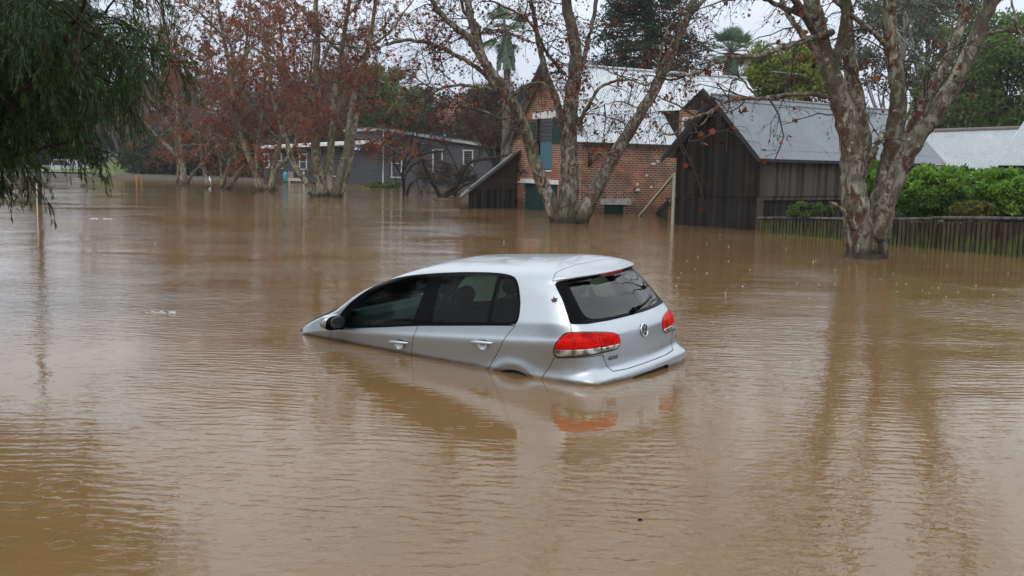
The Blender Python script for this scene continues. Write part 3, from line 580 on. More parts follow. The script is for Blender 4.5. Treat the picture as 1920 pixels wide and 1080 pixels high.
# ------------------------------------------------------------ grey weatherboard house
def grey_house():
    Y=80.; C=at(718,330,Y); s=Y/CF*1.0; z=lambda py,px=720: at(px,py,Y)[2]; X=lambda px: at(px,300,Y)[0]-C[0]
    r=empty('weatherboard_house',(C[0],C[1],0)); tag(r,'long grey weatherboard house with white window frames, across the water behind the trees','house')
    zt0=z(240); z3=z(271,915); xr=X(990); zr=z3-(X(990)-X(915))*(zt0-z3)/(X(915)-X(718)); x0=X(495); xm=X(652)
    top=lambda x: zt0+(zr-zt0)*max(0,x)/xr if x>=0 else zt0-.25*(x/xm)*(x>xm)*1.0
    def boards(m,xa,xb,za,topf,yo=0):
        zz=za
        while zz<max(topf(xa),topf(xb)):
            z1=zz+.15; pa,pb=xa,xb
            if min(topf(xa),topf(xb))<z1:   # cut under a falling roof line
                for t in np.linspace(xa,xb,60):
                    if topf(t)<z1: pb=t; break
                if topf(xa)<z1: zz+=.15; continue
            if pb>pa+.05: m.add([(pa,yo-.09,zz+.03),(pb,yo-.09,zz+.03),(pb,yo-.02,z1),(pa,yo-.02,z1)],[(0,1,2,3)]); m.add([(pa,yo,zz+.03),(pb,yo,zz+.03),(pb,yo-.09,zz+.03),(pa,yo-.09,zz+.03)],[(0,1,2,3)])
            zz+=.15
    m=MB(); boards(m,0,xr,-1,top); m.box((0,.0,-1),(xr,.05,zr-.05)); m.build('side_wall',M['weatherboard'],r)
    m=MB(); zf=z(263,720); zl=z(275,497); boards(m,x0,-.02,-1,lambda x:min(zl,zf)-.1,.0); m.box((x0,.01,-1),(-.02,.05,min(zl,zf)-.1)); m.build('front_wall',M['weatherboard'],r)
    m=MB(); m.prism([(xm,.02,zf+.05),(0,.02,zf+.05),(0,.02,zt0),(xm,.02,zt0-.15)],(0,.05,0)); m.build('upper_wall',mat('grey_sheeting',(.05,.058,.066),.7),r)
    m=MB(); m.prism([(-.2,-.35,zt0),(xr+.3,-.35,zr-.05),(xr+.3,-.35,zr-.24),(-.2,-.35,zt0-.2)],(0,.05,0)); m.prism([(xm-.3,-.3,zt0-.2),(-.2,-.3,zt0),(-.2,-.3,zt0-.2),(xm-.3,-.3,zt0-.38)],(0,.05,0)); m.build('fascia',mat('dull_white',(.33,.34,.34),.7),r)
    m=MB(); m.prism([(xm-.3,-.3,zt0-.2),(-.2,-.3,zt0+.03),(-.2,7,zt0+.03),(xm-.3,7,zt0-.2)],(0,0,.05)); m.prism([(-.2,-.35,zt0+.03),(xr+.3,-.35,zr-.02),(xr+.3,7,zr-.02),(-.2,7,zt0+.03)],(0,0,.05)); m.build('roof',M['iron_grey'],r)
    m=MB(); m.prism([(x0-.1,-.9,zl),(.15,-.9,zf),(.15,-.9,zf-.24),(x0-.1,-.9,zl-.20)],(0,.06,0)); m.prism([(x0-.1,-.85,zl-.02),(.15,-.85,zf-.02),(.15,.1,zf+.05),(x0-.1,.1,zl+.05)],(0,0,.04)); m.build('porch_roof',M['white_trim'],r)
    m=MB(); m.box((-.03,-.08,-.6),(.05,-.03,zt0-.2)); m.build('corner_strip',M['white_trim'],r)
    FRM=mat('house_frame_white',(.45,.46,.46),.6)
    def win(px0,px1,py0,py1,mid=.5,name='window'):
        a,b=X(px0),X(px1); c,d=z(py1,px0),z(py0,px0); m=MB(); m.box((a,-.05,c),(b,-.03,d)); w=m.build(name,M['dark_glass'],r); m=MB(); t=.10
        m.box((a-t/2,-.10,c-.05),(a+t/2,-.045,d+.05)); m.box((b-t/2,-.10,c-.05),(b+t/2,-.045,d+.05)); m.box((a-.1,-.105,d),(b+.1,-.047,d+t)); m.box((a-.12,-.12,c-t),(b+.12,-.047,c))
        if mid: m.box((a,-.09,c+(d-c)*mid-.03),(b,-.048,c+(d-c)*mid+.03))
        m.build('window_frame',FRM,w)
    win(735,753,279,331,.48); win(812,829,282,332,.48); win(869,886,283,332,.48); win(496,505,290,313,.5); win(520,528,289,314,.5); win(562,575,290,316,.5)
    win(622,647,274,329,0,'porch_door')
    # things by the porch
    m=MB(); p=at(597,330,Y-1.5); m.bar((0,0,-.8),(0,0,.35),.05,.05); m.box((-.16,-.05,.35),(.12,.05,.65)); o=m.build('meter_post',M['white_trim'],origin=None); o.location=(p[0],p[1],p[2]-.1); tag(o,'thin white post with a small box, in front of the grey house porch','post')
    p=at(546,334,Y-2); r2=empty('outdoor_sink',(p[0],p[1],0)); tag(r2,'pale bench and dark cupboard standing in the water on the grey porch','bench')
    m=MB(); m.box((-.25,-.3,.15),(1.15,.3,.38)); m.build('bench_top',mat('cream_board',(.45,.38,.28),.6),r2); m=MB(); m.box((.28,-.28,.38),(.92,.25,.95)); m.build('cupboard',M['iron_black'],r2); m=MB(); m.box((-.2,-.2,.38),(.22,.2,.85)); m.build('back_panel',mat('pinkish_panel',(.22,.19,.20),.6),r2)
    m=MB(); m.bar((1.0,-.2,-.8),(1.0,-.2,.9),.08,.08); m.build('leg',M['white_trim'],r2); m=MB(); m.bar((-.1,-.2,-.8),(-.1,-.2,.2),.08,.08); m.build('leg',M['white_trim'],r2)
    p=at(535,332,Y-2.3); m=MB(); m.tube([(0,0,-.4),(0,0,-.35),(0,0,.2),(0,0,.30),(0,0,.34)],[.12,.16,.17,.13,.05],12); o=m.build('water_drum',mat('teal_plastic',(.03,.28,.30),.4),smooth=True); o.location=(p[0],p[1],p[2]+.05); tag(o,'small turquoise drum beside the pale bench on the porch','drum')
grey_house()
# ------------------------------------------------------------ lamp post and white stake at left
p=onz(73,383); m=MB(); m.tube([(0,0,-1.2),(0,0,3),(-.15,0,8.5)],[.115,.105,.085],14); r=empty('lamp_post',p); tag(r,'grey-green steel lamp post rising out of the water behind the dark weeping tree','lamp post')
PM_=mat('post_steel',(.055,.075,.075),.45,.3); m.build('post',PM_,r,smooth=True); m=MB(); m.tube([(-.15,0,8.4),(.2,-.2,8.9),(1.4,-.5,9.1)],.045,8); m.build('arm',PM_,r,smooth=True); m=MB(); m.ball((1.6,-.55,9.08),1,sc=(.35,.13,.07)); m.build('lamp_head',PM_,r,smooth=True)
p=onz(70,404); m=MB(); m.tube([(0,0,-1),(0.01,0,.95)],.018,8); o=m.build('marker_stake',mat('stake_white',(.55,.56,.42),.6)); o.location=p; tag(o,'thin cream marker stake in the water just in front of the lamp post','stake')
for k,(px,py,h,w) in enumerate(((256,338,.42,.10),(265,337,.34,.06))):
    p=onz(px,py); m=MB(); m.box((-w/2,-w/2,-.5),(w/2,w/2,h)); m.box((-w*.35,-w*.35,h),(w*.35,w*.35,h+.05)); o=m.build('marker_post',mat('orange_paint',(.42,.13,.03),.7)); o.location=p
    tag(o,('thicker orange marker post in the far water, left of its thinner neighbour','thinner orange marker post in the far water, right of its neighbour')[k],'post',group='orange marker posts by the far lawn')
p=onz(393,341); m=MB(); m.ball((0,0,.12),1,sc=(.12,.12,.15),nu=12,nv=8); m.tube([(0,0,.28),(0,0,.42)],.03,6); o=m.build('buoy',mat('buoy_white',(.75,.76,.78),.4),smooth=True); o.location=p; tag(o,'small white float beside the dark trunk of a far plane tree','float')
# far parked ute beyond the road, with the sloping grey road
def far_vehicle():
    p=at(126,316,100.); r=empty('parked_ute',(p[0],p[1],p[2]-.8),rad(-12)); tag(r,'pale vehicle parked on the far road, half hidden behind the hanging foliage','vehicle')
    wh=mat('pale_car_paint',(.38,.41,.44),.35,coat=.3)
    m=MB(); m.prism([(-2.2,-.85,.4),(2.3,-.85,.4),(2.35,-.85,.95),(1.2,-.85,1.08),(.6,-.85,1.65),(-.9,-.85,1.7),(-1.2,-.85,1.1),(-2.3,-.85,1.05)],(0,1.7,0)); m.build('body',wh,r)
    m=MB(); m.prism([(1.05,-.87,1.1),(.5,-.87,1.58),(-.8,-.87,1.6),(-1.0,-.87,1.12)],(0,.02,0)); m.build('window',M['dark_glass'],r)
    for x in (-1.4,1.5):
        m=MB(); m.tube([(x,-.9,.35),(x,-.65,.35)],.33,16); m.build('wheel',M['iron_black'],r)
far_vehicle()
ra=onz(104,340); rb=onz(196,338); m=MB(); A_=at(110,333,96); B_=at(186,332,96); C_=at(170,308,112); D_=at(105,308,112)
m.prism([A_+[0,0,-.6],B_+[0,0,-.6],C_,D_],(0,0,.05)); o=m.build('road',mat('wet_asphalt',(.16,.17,.18),.35)); tag(o,kind='structure')
# ------------------------------------------------------------ trees
class Tubes:
    def __init__(s): s.V=[];s.F=[];s.n=0
    def add(s,P,R,k=5):
        P=np.asarray(P,float); R=np.asarray(R,float); n=len(P)
        T=np.gradient(P,axis=0); T/=np.maximum(np.linalg.norm(T,axis=1,keepdims=True),1e-9)
        ref=np.array([0.31,.12,.94]) if abs(T[0][2])<.8 else np.array([1,.1,0.]); U=np.cross(T,ref); U/=np.maximum(np.linalg.norm(U,axis=1,keepdims=True),1e-9); W_=np.cross(T,U)
        a=np.arange(k)*2*PI/k; V=P[:,None]+R[:,None,None]*(np.cos(a)[None,:,None]*U[:,None]+np.sin(a)[None,:,None]*W_[:,None])
        i,j=np.meshgrid(np.arange(n-1),np.arange(k),indexing='ij'); j2=(j+1)%k
        s.V.append(V.reshape(-1,3)); s.F.append(np.stack([i*k+j,i*k+j2,(i+1)*k+j2,(i+1)*k+j],-1).reshape(-1,4)+s.n); s.n+=n*k
    def build(s,name,m,parent,org): return fast_mesh(name,np.concatenate(s.V)-org,np.concatenate(s.F),m,parent,smooth=True,fn=4)
def unit(v): v=np.asarray(v,float); return v/max(np.linalg.norm(v),1e-9)
def crv(pts,sub=5,jit=0,rng=None):
    """smooth a polyline (Catmull-Rom) with a little wander"""
    P=np.asarray(pts,float); 
    if len(P)<2: return P
    Q=np.vstack([2*P[0]-P[1],P,2*P[-1]-P[-2]]); out=[]
    for i in range(1,len(Q)-2):
        for t in np.arange(sub)/sub:
            out.append(.5*((2*Q[i])+(-Q[i-1]+Q[i+1])*t+(2*Q[i-1]-5*Q[i]+4*Q[i+1]-Q[i+2])*t*t+(-Q[i-1]+3*Q[i]-3*Q[i+1]+Q[i+2])*t**3))
    out.append(P[-1]); out=np.array(out)
    if jit: 
        j=rng.normal(0,jit,out.shape); j[0]=0; out=out+j
    return out
def grow(rng,o,d,L,n,wander=.25,up=0.,droop=0.):
    P=[np.array(o,float)]; d=unit(d); st=L/n
    for i in range(n):
        d=unit(d+rng.normal(0,wander,3)+np.array([0,0,up-droop*(i/n)])); P.append(P[-1]+d*st)
    return np.array(P)
def side_dir(rng,t,ang,flat=0):
    t=unit(t); r=rng.normal(0,1,3); r[2]*=1-flat; r-=t*(r@t); r=unit(r); return unit(t*math.cos(ang)+r*math.sin(ang))
LEAF5=np.array([(0,0),(.5,.12),(.34,.30),(.62,.62),(.22,.62),(0,1.05),(-.22,.62),(-.62,.62),(-.34,.30),(-.5,.12)])
def leaves_mesh(name,pos,size,m,parent,org,rng,star=False,hang=.5,tint=None):
    """one small folded leaf at each position"""
    n=len(pos); 
    if n==0: return
    pos=np.asarray(pos)-org; a=rng.normal(0,1,(n,3)); a[:,2]-=hang*1.5; a/=np.linalg.norm(a,axis=1,keepdims=True); b=np.cross(a,rng.normal(0,1,(n,3))); b/=np.maximum(np.linalg.norm(b,axis=1,keepdims=True),1e-9); c=np.cross(a,b)
    sz=size*rng.uniform(.6,1.25,n)[:,None]
    if star:
        k=10; V=np.stack([pos+a*sz*y+b*sz*x*.9+c*sz*(.35*abs(x)-.1*y) for x,y in LEAF5],1).reshape(-1,3); 
        tr=np.array([(0,1,2),(0,2,4),(2,3,4),(0,4,5),(0,5,6),(0,6,8),(6,7,8),(0,8,9)]); F=(np.arange(n)[:,None,None]*k+tr[None]).reshape(-1,3); tn=np.repeat(tint if tint is not None else rng.random(n),8)
        return fast_mesh(name,V,F,m,parent,fn=3,attr=tn)
    V=np.stack([pos,pos+a*sz*.5+b*sz*.42+c*sz*.15,pos+a*sz,pos+a*sz*.5-b*sz*.42+c*sz*.15],1).reshape(-1,3); F=np.arange(n)[:,None]*4+np.arange(4)[None]
    return fast_mesh(name,V,F,m,parent,fn=4,attr=tint if tint is not None else rng.random(n))
def balls_mesh(name,pos,r,m,parent,org):
    n=len(pos)
    if n==0: return
    pos=np.asarray(pos)-org; o=np.array([(1,0,0),(0,1,0),(-1,0,0),(0,-1,0),(0,0,1),(0,0,-1)])*r; V=(pos[:,None]+o[None]).reshape(-1,3)
    t=np.array([(0,1,4),(1,2,4),(2,3,4),(3,0,4),(1,0,5),(2,1,5),(3,2,5),(0,3,5)]); F=(np.arange(n)[:,None,None]*6+t[None]).reshape(-1,3); return fast_mesh(name,V,F,m,parent,smooth=True,fn=3)
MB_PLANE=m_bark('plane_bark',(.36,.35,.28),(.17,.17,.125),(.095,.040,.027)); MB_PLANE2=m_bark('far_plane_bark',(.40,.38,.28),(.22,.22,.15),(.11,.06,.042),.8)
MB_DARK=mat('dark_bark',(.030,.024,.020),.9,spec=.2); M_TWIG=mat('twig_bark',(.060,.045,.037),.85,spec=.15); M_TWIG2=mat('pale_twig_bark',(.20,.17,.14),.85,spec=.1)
M_RED=m_leaf('rusty_leaf',(.075,.038,.024),(.37,.115,.055),spec=.08); M_BROWN=m_leaf('dead_leaf',(.030,.017,.013),(.25,.060,.026),trans=.1,spec=.08); M_SEED=mat('seed_ball',(.035,.024,.020),.9)
def twigs(rng,tw,tips,P,R0,lv,dens=1.0,down=.25,sc=1.0):
    """side branches along a limb polyline P with end radius taper; collects leaf positions in tips"""
    L=np.linalg.norm(np.diff(P,axis=0),axis=1); S=np.concatenate([[0],np.cumsum(L)]); tot=S[-1]
    spec={0:(.46,1.9,.019,.55),1:(.20,.75,.0072,.28),2:(.105,.30,.0036,.12)}[lv]
    step,ln,r,_=spec; step=step*sc/dens; x=rng.uniform(.2,1)*step+(.12*tot if lv==0 else .1*tot)
    while x<tot:
        i=min(np.searchsorted(S,x)-1,len(P)-2); i=max(i,0); f=(x-S[i])/max(L[i],1e-6); p=P[i]*(1-f)+P[i+1]*f; t=P[i+1]-P[i]
        d=side_dir(rng,t,rng.uniform(.6,1.25)); l=ln*sc*rng.uniform(.5,1.3)*(1-.35*x/tot); n={0:7,1:5,2:3}[lv]
        Q=grow(rng,p,d,l,n,.26,.03,down*(1,1.3,1.6)[lv]); rr=r*sc**.5*rng.uniform(.75,1.2); tw.add(Q,np.linspace(rr,rr*.4,len(Q)),(4,3,3)[lv])
        if lv<2: twigs(rng,tw,tips,Q,rr,lv+1,dens,down,sc)
        else: tips.append(Q[-1]); tips.append(Q[-2])
        x+=step*rng.uniform(.6,1.5)
def plane_tree(name,label,limbs,Y,seed,bark,nleaf,leafmat,lsize,star=False,nball=0,dens=1.0,sc=1.0,group=None,top=0,down=.3,lv0=0,tw_mat=None):
    """limbs: list of (photo points (px,py,dY), r0, r1, grow side branches?)"""
    rng=np.random.default_rng(seed); tr=Tubes(); tw=Tubes(); tips=[]; base=None
    for pts,r0,r1,sb in limbs:
        P=np.array([at(p[0],p[1],Y+(p[2] if len(p)>2 else 0)) for p in pts]); 
        if base is None: base=np.array([P[0][0],P[0][1],0.])
        n0=len(P); P=crv(P,6,.012 if r0>.05 else .02,rng); R=np.linspace(r0,r1,len(P))*(1+rng.normal(0,.035,len(P)))
        if pts[0][1]>330 and r0>.12: R[:4]*=np.linspace(1.22,1.02,4)
        if r0<.25: P[0]=P[0]
        tr.add(P,R,14 if r0>.15 else 9 if r0>.06 else 6)
        if sb: twigs(rng,tw,tips,P[len(P)//6 if sb==1 else 0:],r1,lv0,dens,down,sc)
    if top:      # the crown above the picture's upper edge
        for pts,r0,r1,sb in limbs:
            if sb and pts[-1][1]<-50:
                e=at(pts[-1][0],pts[-1][1],Y+(pts[-1][2] if len(pts[-1])>2 else 0)); f=at(pts[-2][0],pts[-2][1],Y+(pts[-2][2] if len(pts[-2])>2 else 0))
                for q in range(top): Q=grow(rng,e,unit(e-f)*.8+rng.normal(0,.55,3),rng.uniform(2.5,4.5),9,.16,.04); tr.add(Q,np.linspace(r1*.8,.02,10),6); twigs(rng,tw,tips,Q,.02,0,.55,down,sc*1.2)
    r=empty(name,base); tag(r,label,'tree',group)
    tr.build('trunk',bark,r,base); 
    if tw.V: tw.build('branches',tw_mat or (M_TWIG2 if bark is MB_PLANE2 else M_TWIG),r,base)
    tips=np.array(tips); 
    if nleaf:
        # leaves sit in loose clumps
        cl=mnoise; w=np.array([mnoise.noise(Vector(t*.9)) for t in tips]); pr=np.clip(w+.45,.05,1); pr/=pr.sum(); idx=rng.choice(len(tips),nleaf,p=pr); leaves_mesh('leaves',tips[idx]+rng.normal(0,.03,(nleaf,3)),lsize,leafmat,r,base,rng,star)
    if nball:
        idx=rng.choice(len(tips),nball); P=[]; st=Tubes()
        for p in tips[idx]:
            l=rng.uniform(.08,.22); st.add(np.array([p,p-[0,0,l*.5],p-[rng.normal(0,.01),0,l]]),[.002,.002,.002],3); P.append(p-[0,0,l]); 
            if rng.random()<.6: P.append(p-[rng.normal(0,.01),0,l*.55])
        tag(balls_mesh('seed_balls',P,.021,M_SEED,r,base),kind='stuff')
    return r
# --- right-hand plane tree
YR=21.7
plane_tree('plane_tree','big mottled plane tree with four stout leaning stems, in the water by the paling fence',[
 ([(1618,500),(1615,455),(1608,410),(1600,360),(1597,300),(1585,220),(1562,150),(1540,80),(1522,0),(1500,-90),(1470,-220),(1450,-360)],0.34,0.096,1),
 ([(1640,500,.2),(1640,440,.2),(1648,390,.3),(1662,320,.3),(1680,240,.3),(1683,170,.2),(1672,90,.1),(1668,0,0),(1672,-110,0),(1690,-240,0),(1680,-380,0)],0.266,0.089,1),
 ([(1610,420,.1),(1606,350,.2),(1618,270,.35),(1608,200,.5),(1594,120,.6),(1588,40,.7),(1580,-80,.9),(1560,-240,1.1),(1570,-400,1.3)],0.222,0.081,1),
 ([(1646,440,0),(1662,380,-.1),(1690,310,-.2),(1735,235,-.3),(1790,155,-.4),(1825,85,-.5),(1850,20,-.5),(1890,-60,-.6),(1930,-180,-.7),(1960,-340,-.8)],0.222,0.104,1),
 ([(1655,410,.5),(1672,350,.7),(1700,265,.9),(1738,180,1.1),(1782,100,1.3),(1808,20,1.5),(1815,-60,1.6),(1840,-200,1.7)],0.155,0.074,1),
 ([(1632,300,.1),(1645,270,0),(1655,250,.2)],0.089,0.067,0),
 ([(1546,182,0),(1520,176,-.3),(1465,180,-.7),(1420,185,-1.0),(1375,186,-1.3),(1335,207,-1.6),(1290,225,-1.9),(1268,248,-2.1),(1235,256,-2.2)],0.054,0.018,2),
 ([(1340,204,-1.6),(1322,226,-1.7),(1300,250,-1.8),(1285,285,-1.9)],0.024,0.01,2),
 ([(1424,184,-1),(1405,165,-1.1),(1386,148,-1.2),(1375,160,-1.2)],0.024,0.012,2),
 ([(1575,150,0),(1540,110,.2),(1500,60,.5),(1470,10,.7),(1455,-60,.9)],0.087,0.05,1),
 ([(1560,60,0),(1520,72,-.4),(1470,88,-.8),(1425,104,-1.1),(1375,108,-1.4),(1335,122,-1.7),(1300,140,-1.9),(1240,140,-2.2)],0.074,0.022,2),
 ([(1548,40,0),(1505,28,-.3),(1460,10,-.6),(1420,-10,-.9),(1370,-30,-1.2)],0.074,0.03,2),
 ([(1668,92,.1),(1640,62,-.1),(1600,30,-.3),(1570,5,-.5),(1540,-30,-.7)],0.065,0.035,2),
 ([(1825,65,-.5),(1862,62,-.6),(1920,48,-.7),(1990,35,-.8),(2080,10,-.9)],0.044,0.02,2),
 ([(1850,10,-.5),(1890,-10,-.8),(1910,60,-1.0),(1925,110,-1.1)],0.03,0.012,2),
 ([(1600,430,-.2),(1590,408,-.45),(1575,392,-.6),(1556,378,-.7)],0.061,0.035,0),
 ([(1562,150,0),(1600,-60,-.8),(1640,-260,-1.6),(1700,-420,-2.4)],0.087,0.05,1),
 ([(1850,20,-.5),(1990,-120,-.9),(2120,-260,-1.1),(2240,-330,-1.2)],0.081,0.03,1),
 ([(1540,80,0),(1450,-60,-1.0),(1340,-190,-1.8),(1200,-270,-2.4)],0.087,0.03,1)],
 YR,11,MB_PLANE,420,M_BROWN,.115,True,nball=420,dens=.95,sc=1.0,top=3)
# --- central plane tree
YC=32.4
plane_tree('plane_tree','plane tree with three stems spreading in a V, standing in front of the brick house',[
 ([(1062,428),(1066,390),(1068,330),(1066,270),(1070,200),(1077,140),(1078,80),(1062,10),(1055,-80),(1050,-200),(1040,-330)],0.343,0.079,1),
 ([(1050,425,-.1),(1030,375,-.2),(1008,318,-.4),(990,262,-.6),(968,205,-.8),(938,160,-1.0),(905,110,-1.1),(890,60,-1.2),(876,0,-1.3),(860,-90,-1.5),(840,-210,-1.8)],0.238,0.066,1),
 ([(905,112,-1.1),(880,72,-1.3),(850,48,-1.5),(820,18,-1.7),(800,-20,-1.9),(770,-90,-2.1)],0.132,0.046,1),
 ([(932,165,-1),(905,135,-1.2),(868,110,-1.4),(815,85,-1.8),(770,75,-2.1),(728,82,-2.4),(695,90,-2.6),(640,84,-3.0),(590,70,-3.3)],0.086,0.02,1),
 ([(910,120,-1),(900,75,-.8),(895,45,-.6),(870,20,-.5),(860,-30,-.4),(850,-120,-.3)],0.073,0.033,1),
 ([(1085,420,0),(1108,375,.2),(1140,310,.5),(1170,262,.7),(1205,205,1.0),(1235,155,1.3),(1260,95,1.6),(1285,40,1.9),(1310,-20,2.2),(1350,-120,2.6),(1380,-260,3)],0.251,0.079,1),
 ([(1064,290,0),(1055,230,-.2),(1040,180,-.4),(1022,130,-.5),(1010,80,-.6),(1000,20,-.7),(985,-60,-.8),(960,-170,-1)],0.132,0.046,1),
 ([(1078,150,0),(1092,120,.2),(1105,70,.4),(1115,20,.5),(1125,-60,.7),(1140,-180,.9)],0.099,0.046,1),
 ([(1083,235,-.1),(1100,205,-.3),(1120,170,-.6),(1150,152,-.8),(1180,150,-1)],0.075,0.03,2),
 ([(1178,148,-1),(1210,160,-1.2),(1240,145,-1.4),(1275,140,-1.6),(1330,125,-1.9)],0.029,0.012,2),
 ([(1180,150,-1),(1130,128,-1.1),(1090,112,-1.3)],0.025,0.012,2),
 ([(1060,140,0),(1030,105,-.3),(1000,50,-.6),(975,28,-.9),(940,10,-1.1),(900,-10,-1.3)],0.058,0.025,2),
 ([(935,215,-1.2),(962,180,-1.5),(1000,155,-1.7),(1030,162,-1.7),(1042,178,-1.5)],0.042,0.022,2),
 ([(925,168,-1),(880,160,-1.4),(840,162,-1.8),(815,172,-2.1),(785,195,-2.4),(765,215,-2.6),(755,235,-2.7)],0.058,0.02,2),
 ([(822,170,-2),(800,160,-2.1),(785,158,-2.2)],0.029,0.02,0),([(812,165,-2.1),(795,135,-2.1),(775,110,-2.1)],0.018,0.01,2),
 ([(950,225,-1),(920,215,-1.3),(890,200,-1.6),(860,190,-1.9),(830,178,-2.2)],0.042,0.015,2),
 ([(780,190,-2.4),(760,182,-2.6),(735,200,-2.8),(715,225,-2.9),(690,240,-3)],0.023,0.012,2),
 ([(905,90,-1),(875,65,-.9),(850,58,-1.1),(838,80,-1.3),(820,95,-1.4)],0.042,0.015,2),
 ([(1215,190,1),(1235,120,.6),(1250,60,.3),(1280,20,0),(1330,-40,-.3)],0.042,0.02,2),
 ([(1205,205,1),(1160,190,.6),(1125,200,.4),(1110,215,.3)],0.025,0.01,2),
 ([(1062,10,0),(1130,-120,-1.5),(1220,-240,-3),(1320,-330,-4)],0.073,0.026,1),([(876,0,-1.3),(790,-130,-2.5),(680,-230,-3.5),(570,-290,-4.2)],0.083,0.04,1),([(1285,40,1.9),(1390,-80,1.2),(1500,-170,.6)],0.083,0.04,1)],
 YC,23,MB_PLANE,6500,M_BROWN,.088,True,nball=450,dens=1.35,sc=1.05,down=.5,top=2)
# --- red-leaved clump and its neighbours
def stems(base,tops,Y,r0,r1,dy=.6,rng=None):
    out=[]
    for (bx,by),T in zip(base,tops): out.append((([(bx,by)]+T),r0,r1,1))
    return out
plane_tree('plane_tree','tall clump of mottled stems thick with rust-red leaves, before the grey house',[
 ([(608,374),(600,330),(592,280),(598,220),(592,150),(596,80),(592,0),(600,-120)],0.281,0.078,1),
 ([(618,374,.3),(617,320,.3),(622,250,.3),(628,180,.4),(640,100,.5),(652,20,.6),(668,-90,.8)],0.234,0.062,1),
 ([(628,373,-.2),(638,330,-.3),(650,285,-.4),(655,230,-.4),(668,160,-.5),(690,90,-.6),(702,20,-.7),(712,-80,-.9)],0.234,0.062,1),
 ([(592,374,-.4),(575,345,-.5),(548,300,-.7),(535,255,-.8),(520,215,-.9),(508,160,-1),(500,90,-1.1),(480,10,-1.2)],0.156,0.047,1),
 ([(635,372,.5),(655,310,.8),(662,260,1),(672,200,1.2),(680,130,1.3),(700,60,1.4)],0.172,0.047,1),
 ([(596,200,0),(560,160,-.6),(520,120,-1.1),(470,85,-1.6),(430,60,-2)],0.089,0.03,2),([(640,100,.5),(600,60,.2),(560,10,-.2),(520,-40,-.6)],0.08,0.03,2),
 ([(668,160,-.5),(700,150,-1),(730,160,-1.5),(748,185,-1.8)],0.053,0.02,2),([(690,90,-.6),(730,60,-1),(760,20,-1.3),(790,-20,-1.5)],0.071,0.02,2),([(592,150,0),(630,60,-1),(670,10,-1.6)],0.071,0.02,2)],
 50.0,31,MB_PLANE2,56000,M_RED,.072,False,dens=1.3,sc=1.5,down=.25)
plane_tree('plane_tree','grey plane tree forking low, just left of the tall clump',[
 ([(508,362),(514,330),(525,310),(545,290),(560,250),(575,200),(582,140),(590,70)],0.172,0.047,1),([(511,345,.2),(516,300,.2),(530,250,.3),(540,200,.4),(538,150,.4),(528,80,.5),(520,-10,.6)],0.172,0.047,1),([(545,255,0),(560,225,-.4),(575,190,-.8),(590,160,-1)],0.089,0.03,2)],
 56.5,37,MB_PLANE2,15000,M_RED,.08,False,dens=1.1,sc=1.6,down=.2)
plane_tree('plane_tree','plane tree with dark trunk and long pale upper limbs, left of the forked one',[
 ([(490,360),(478,325),(465,290),(450,250),(440,200),(432,140),(420,70),(405,-10),(390,-90)],0.187,0.055,1),([(478,325,0),(482,280,.5),(488,230,.9),(495,170,1.2),(500,110,1.5),(505,30,1.8),(510,-60,2)],0.125,0.047,1),
 ([(455,270,0),(430,225,-.6),(400,195,-1.1),(360,165,-1.7),(330,140,-2.2)],0.08,0.025,2),([(440,200,0),(405,150,-.5),(390,120,-.9),(360,100,-1.3),(320,75,-1.7)],0.08,0.025,2),([(460,285,0),(430,262,-1),(400,260,-1.8),(382,272,-2.3),(358,268,-2.8)],0.053,0.02,2),([(432,140,0),(470,90,-.9),(520,60,-1.6),(560,20,-2.2)],0.071,0.025,2),([(420,70,0),(380,30,-.8),(340,0,-1.5),(300,-40,-2.1)],0.071,0.025,2)],
 57.,41,MB_PLANE2,42000,M_RED,.075,False,dens=1.25,sc=1.6,down=.2)
plane_tree('plane_tree','pale plane tree forking low with few leaves, farthest left in the water',[
 ([(345,344),(338,310),(325,285),(300,262),(280,240),(262,215),(240,180)],0.156,0.039,1),([(346,344,.3),(342,300,.4),(336,260,.5),(330,200,.6),(318,130,.7),(310,60,.8),(300,-20,.9)],0.172,0.055,1),([(352,344,-.2),(362,325,-.5),(385,300,-1),(420,262,-1.5),(450,225,-2)],0.101,0.031,1),([(332,344,.2),(334,320,.2),(331,280,.3),(328,240,.4)],0.094,0.039,0),([(330,200,.6),(300,160,0),(270,120,-.5),(250,70,-.9)],0.08,0.025,2),([(336,260,.5),(312,225,0),(295,180,-.4),(280,130,-.8)],0.071,0.02,2)],
 66.,43,MB_PLANE2,11000,M_RED,.075,False,dens=1.1,sc=2.0,down=.15)
plane_tree('plane_tree','slim dark-trunked tree with reddish foliage, beside the small white float',[
 ([(392,352),(384,325),(378,290),(376,250),(380,200),(388,150),(392,90),(398,20)],0.133,0.039,1),([(382,310,0),(395,285,-.5),(420,262,-1),(450,240,-1.4),(475,215,-1.8)],0.071,0.03,2),([(377,270,0),(350,240,-.5),(330,200,-.9),(310,170,-1.3)],0.062,0.02,2)],
 60.,47,MB_PLANE2,22000,M_RED,.075,False,dens=1.15,sc=1.8,down=.2)
plane_tree('plane_tree','dark right-leaning tree with a broken pale limb lying beside it in the water',[
 ([(416,352),(424,325),(432,300),(438,260),(442,210),(450,150),(462,80),(470,0)],0.148,0.047,1),([(416,340,.2),(414,320,.2),(412,290,.3),(410,255,.4)],0.062,0.03,2),([(430,300,0),(450,285,-.5),(470,275,-.8)],0.053,0.02,2)],
 60.,53,MB_PLANE2,18000,M_RED,.075,False,dens=1.1,sc=1.8,down=.2)
t=Tubes(); rng_=np.random.default_rng(3); P=np.array([at(x,y,59.) for x,y in ((424,354),(432,345),(446,325),(462,308))]); t.add(crv(P,4,.02,rng_),np.linspace(.19,.12,13),8)
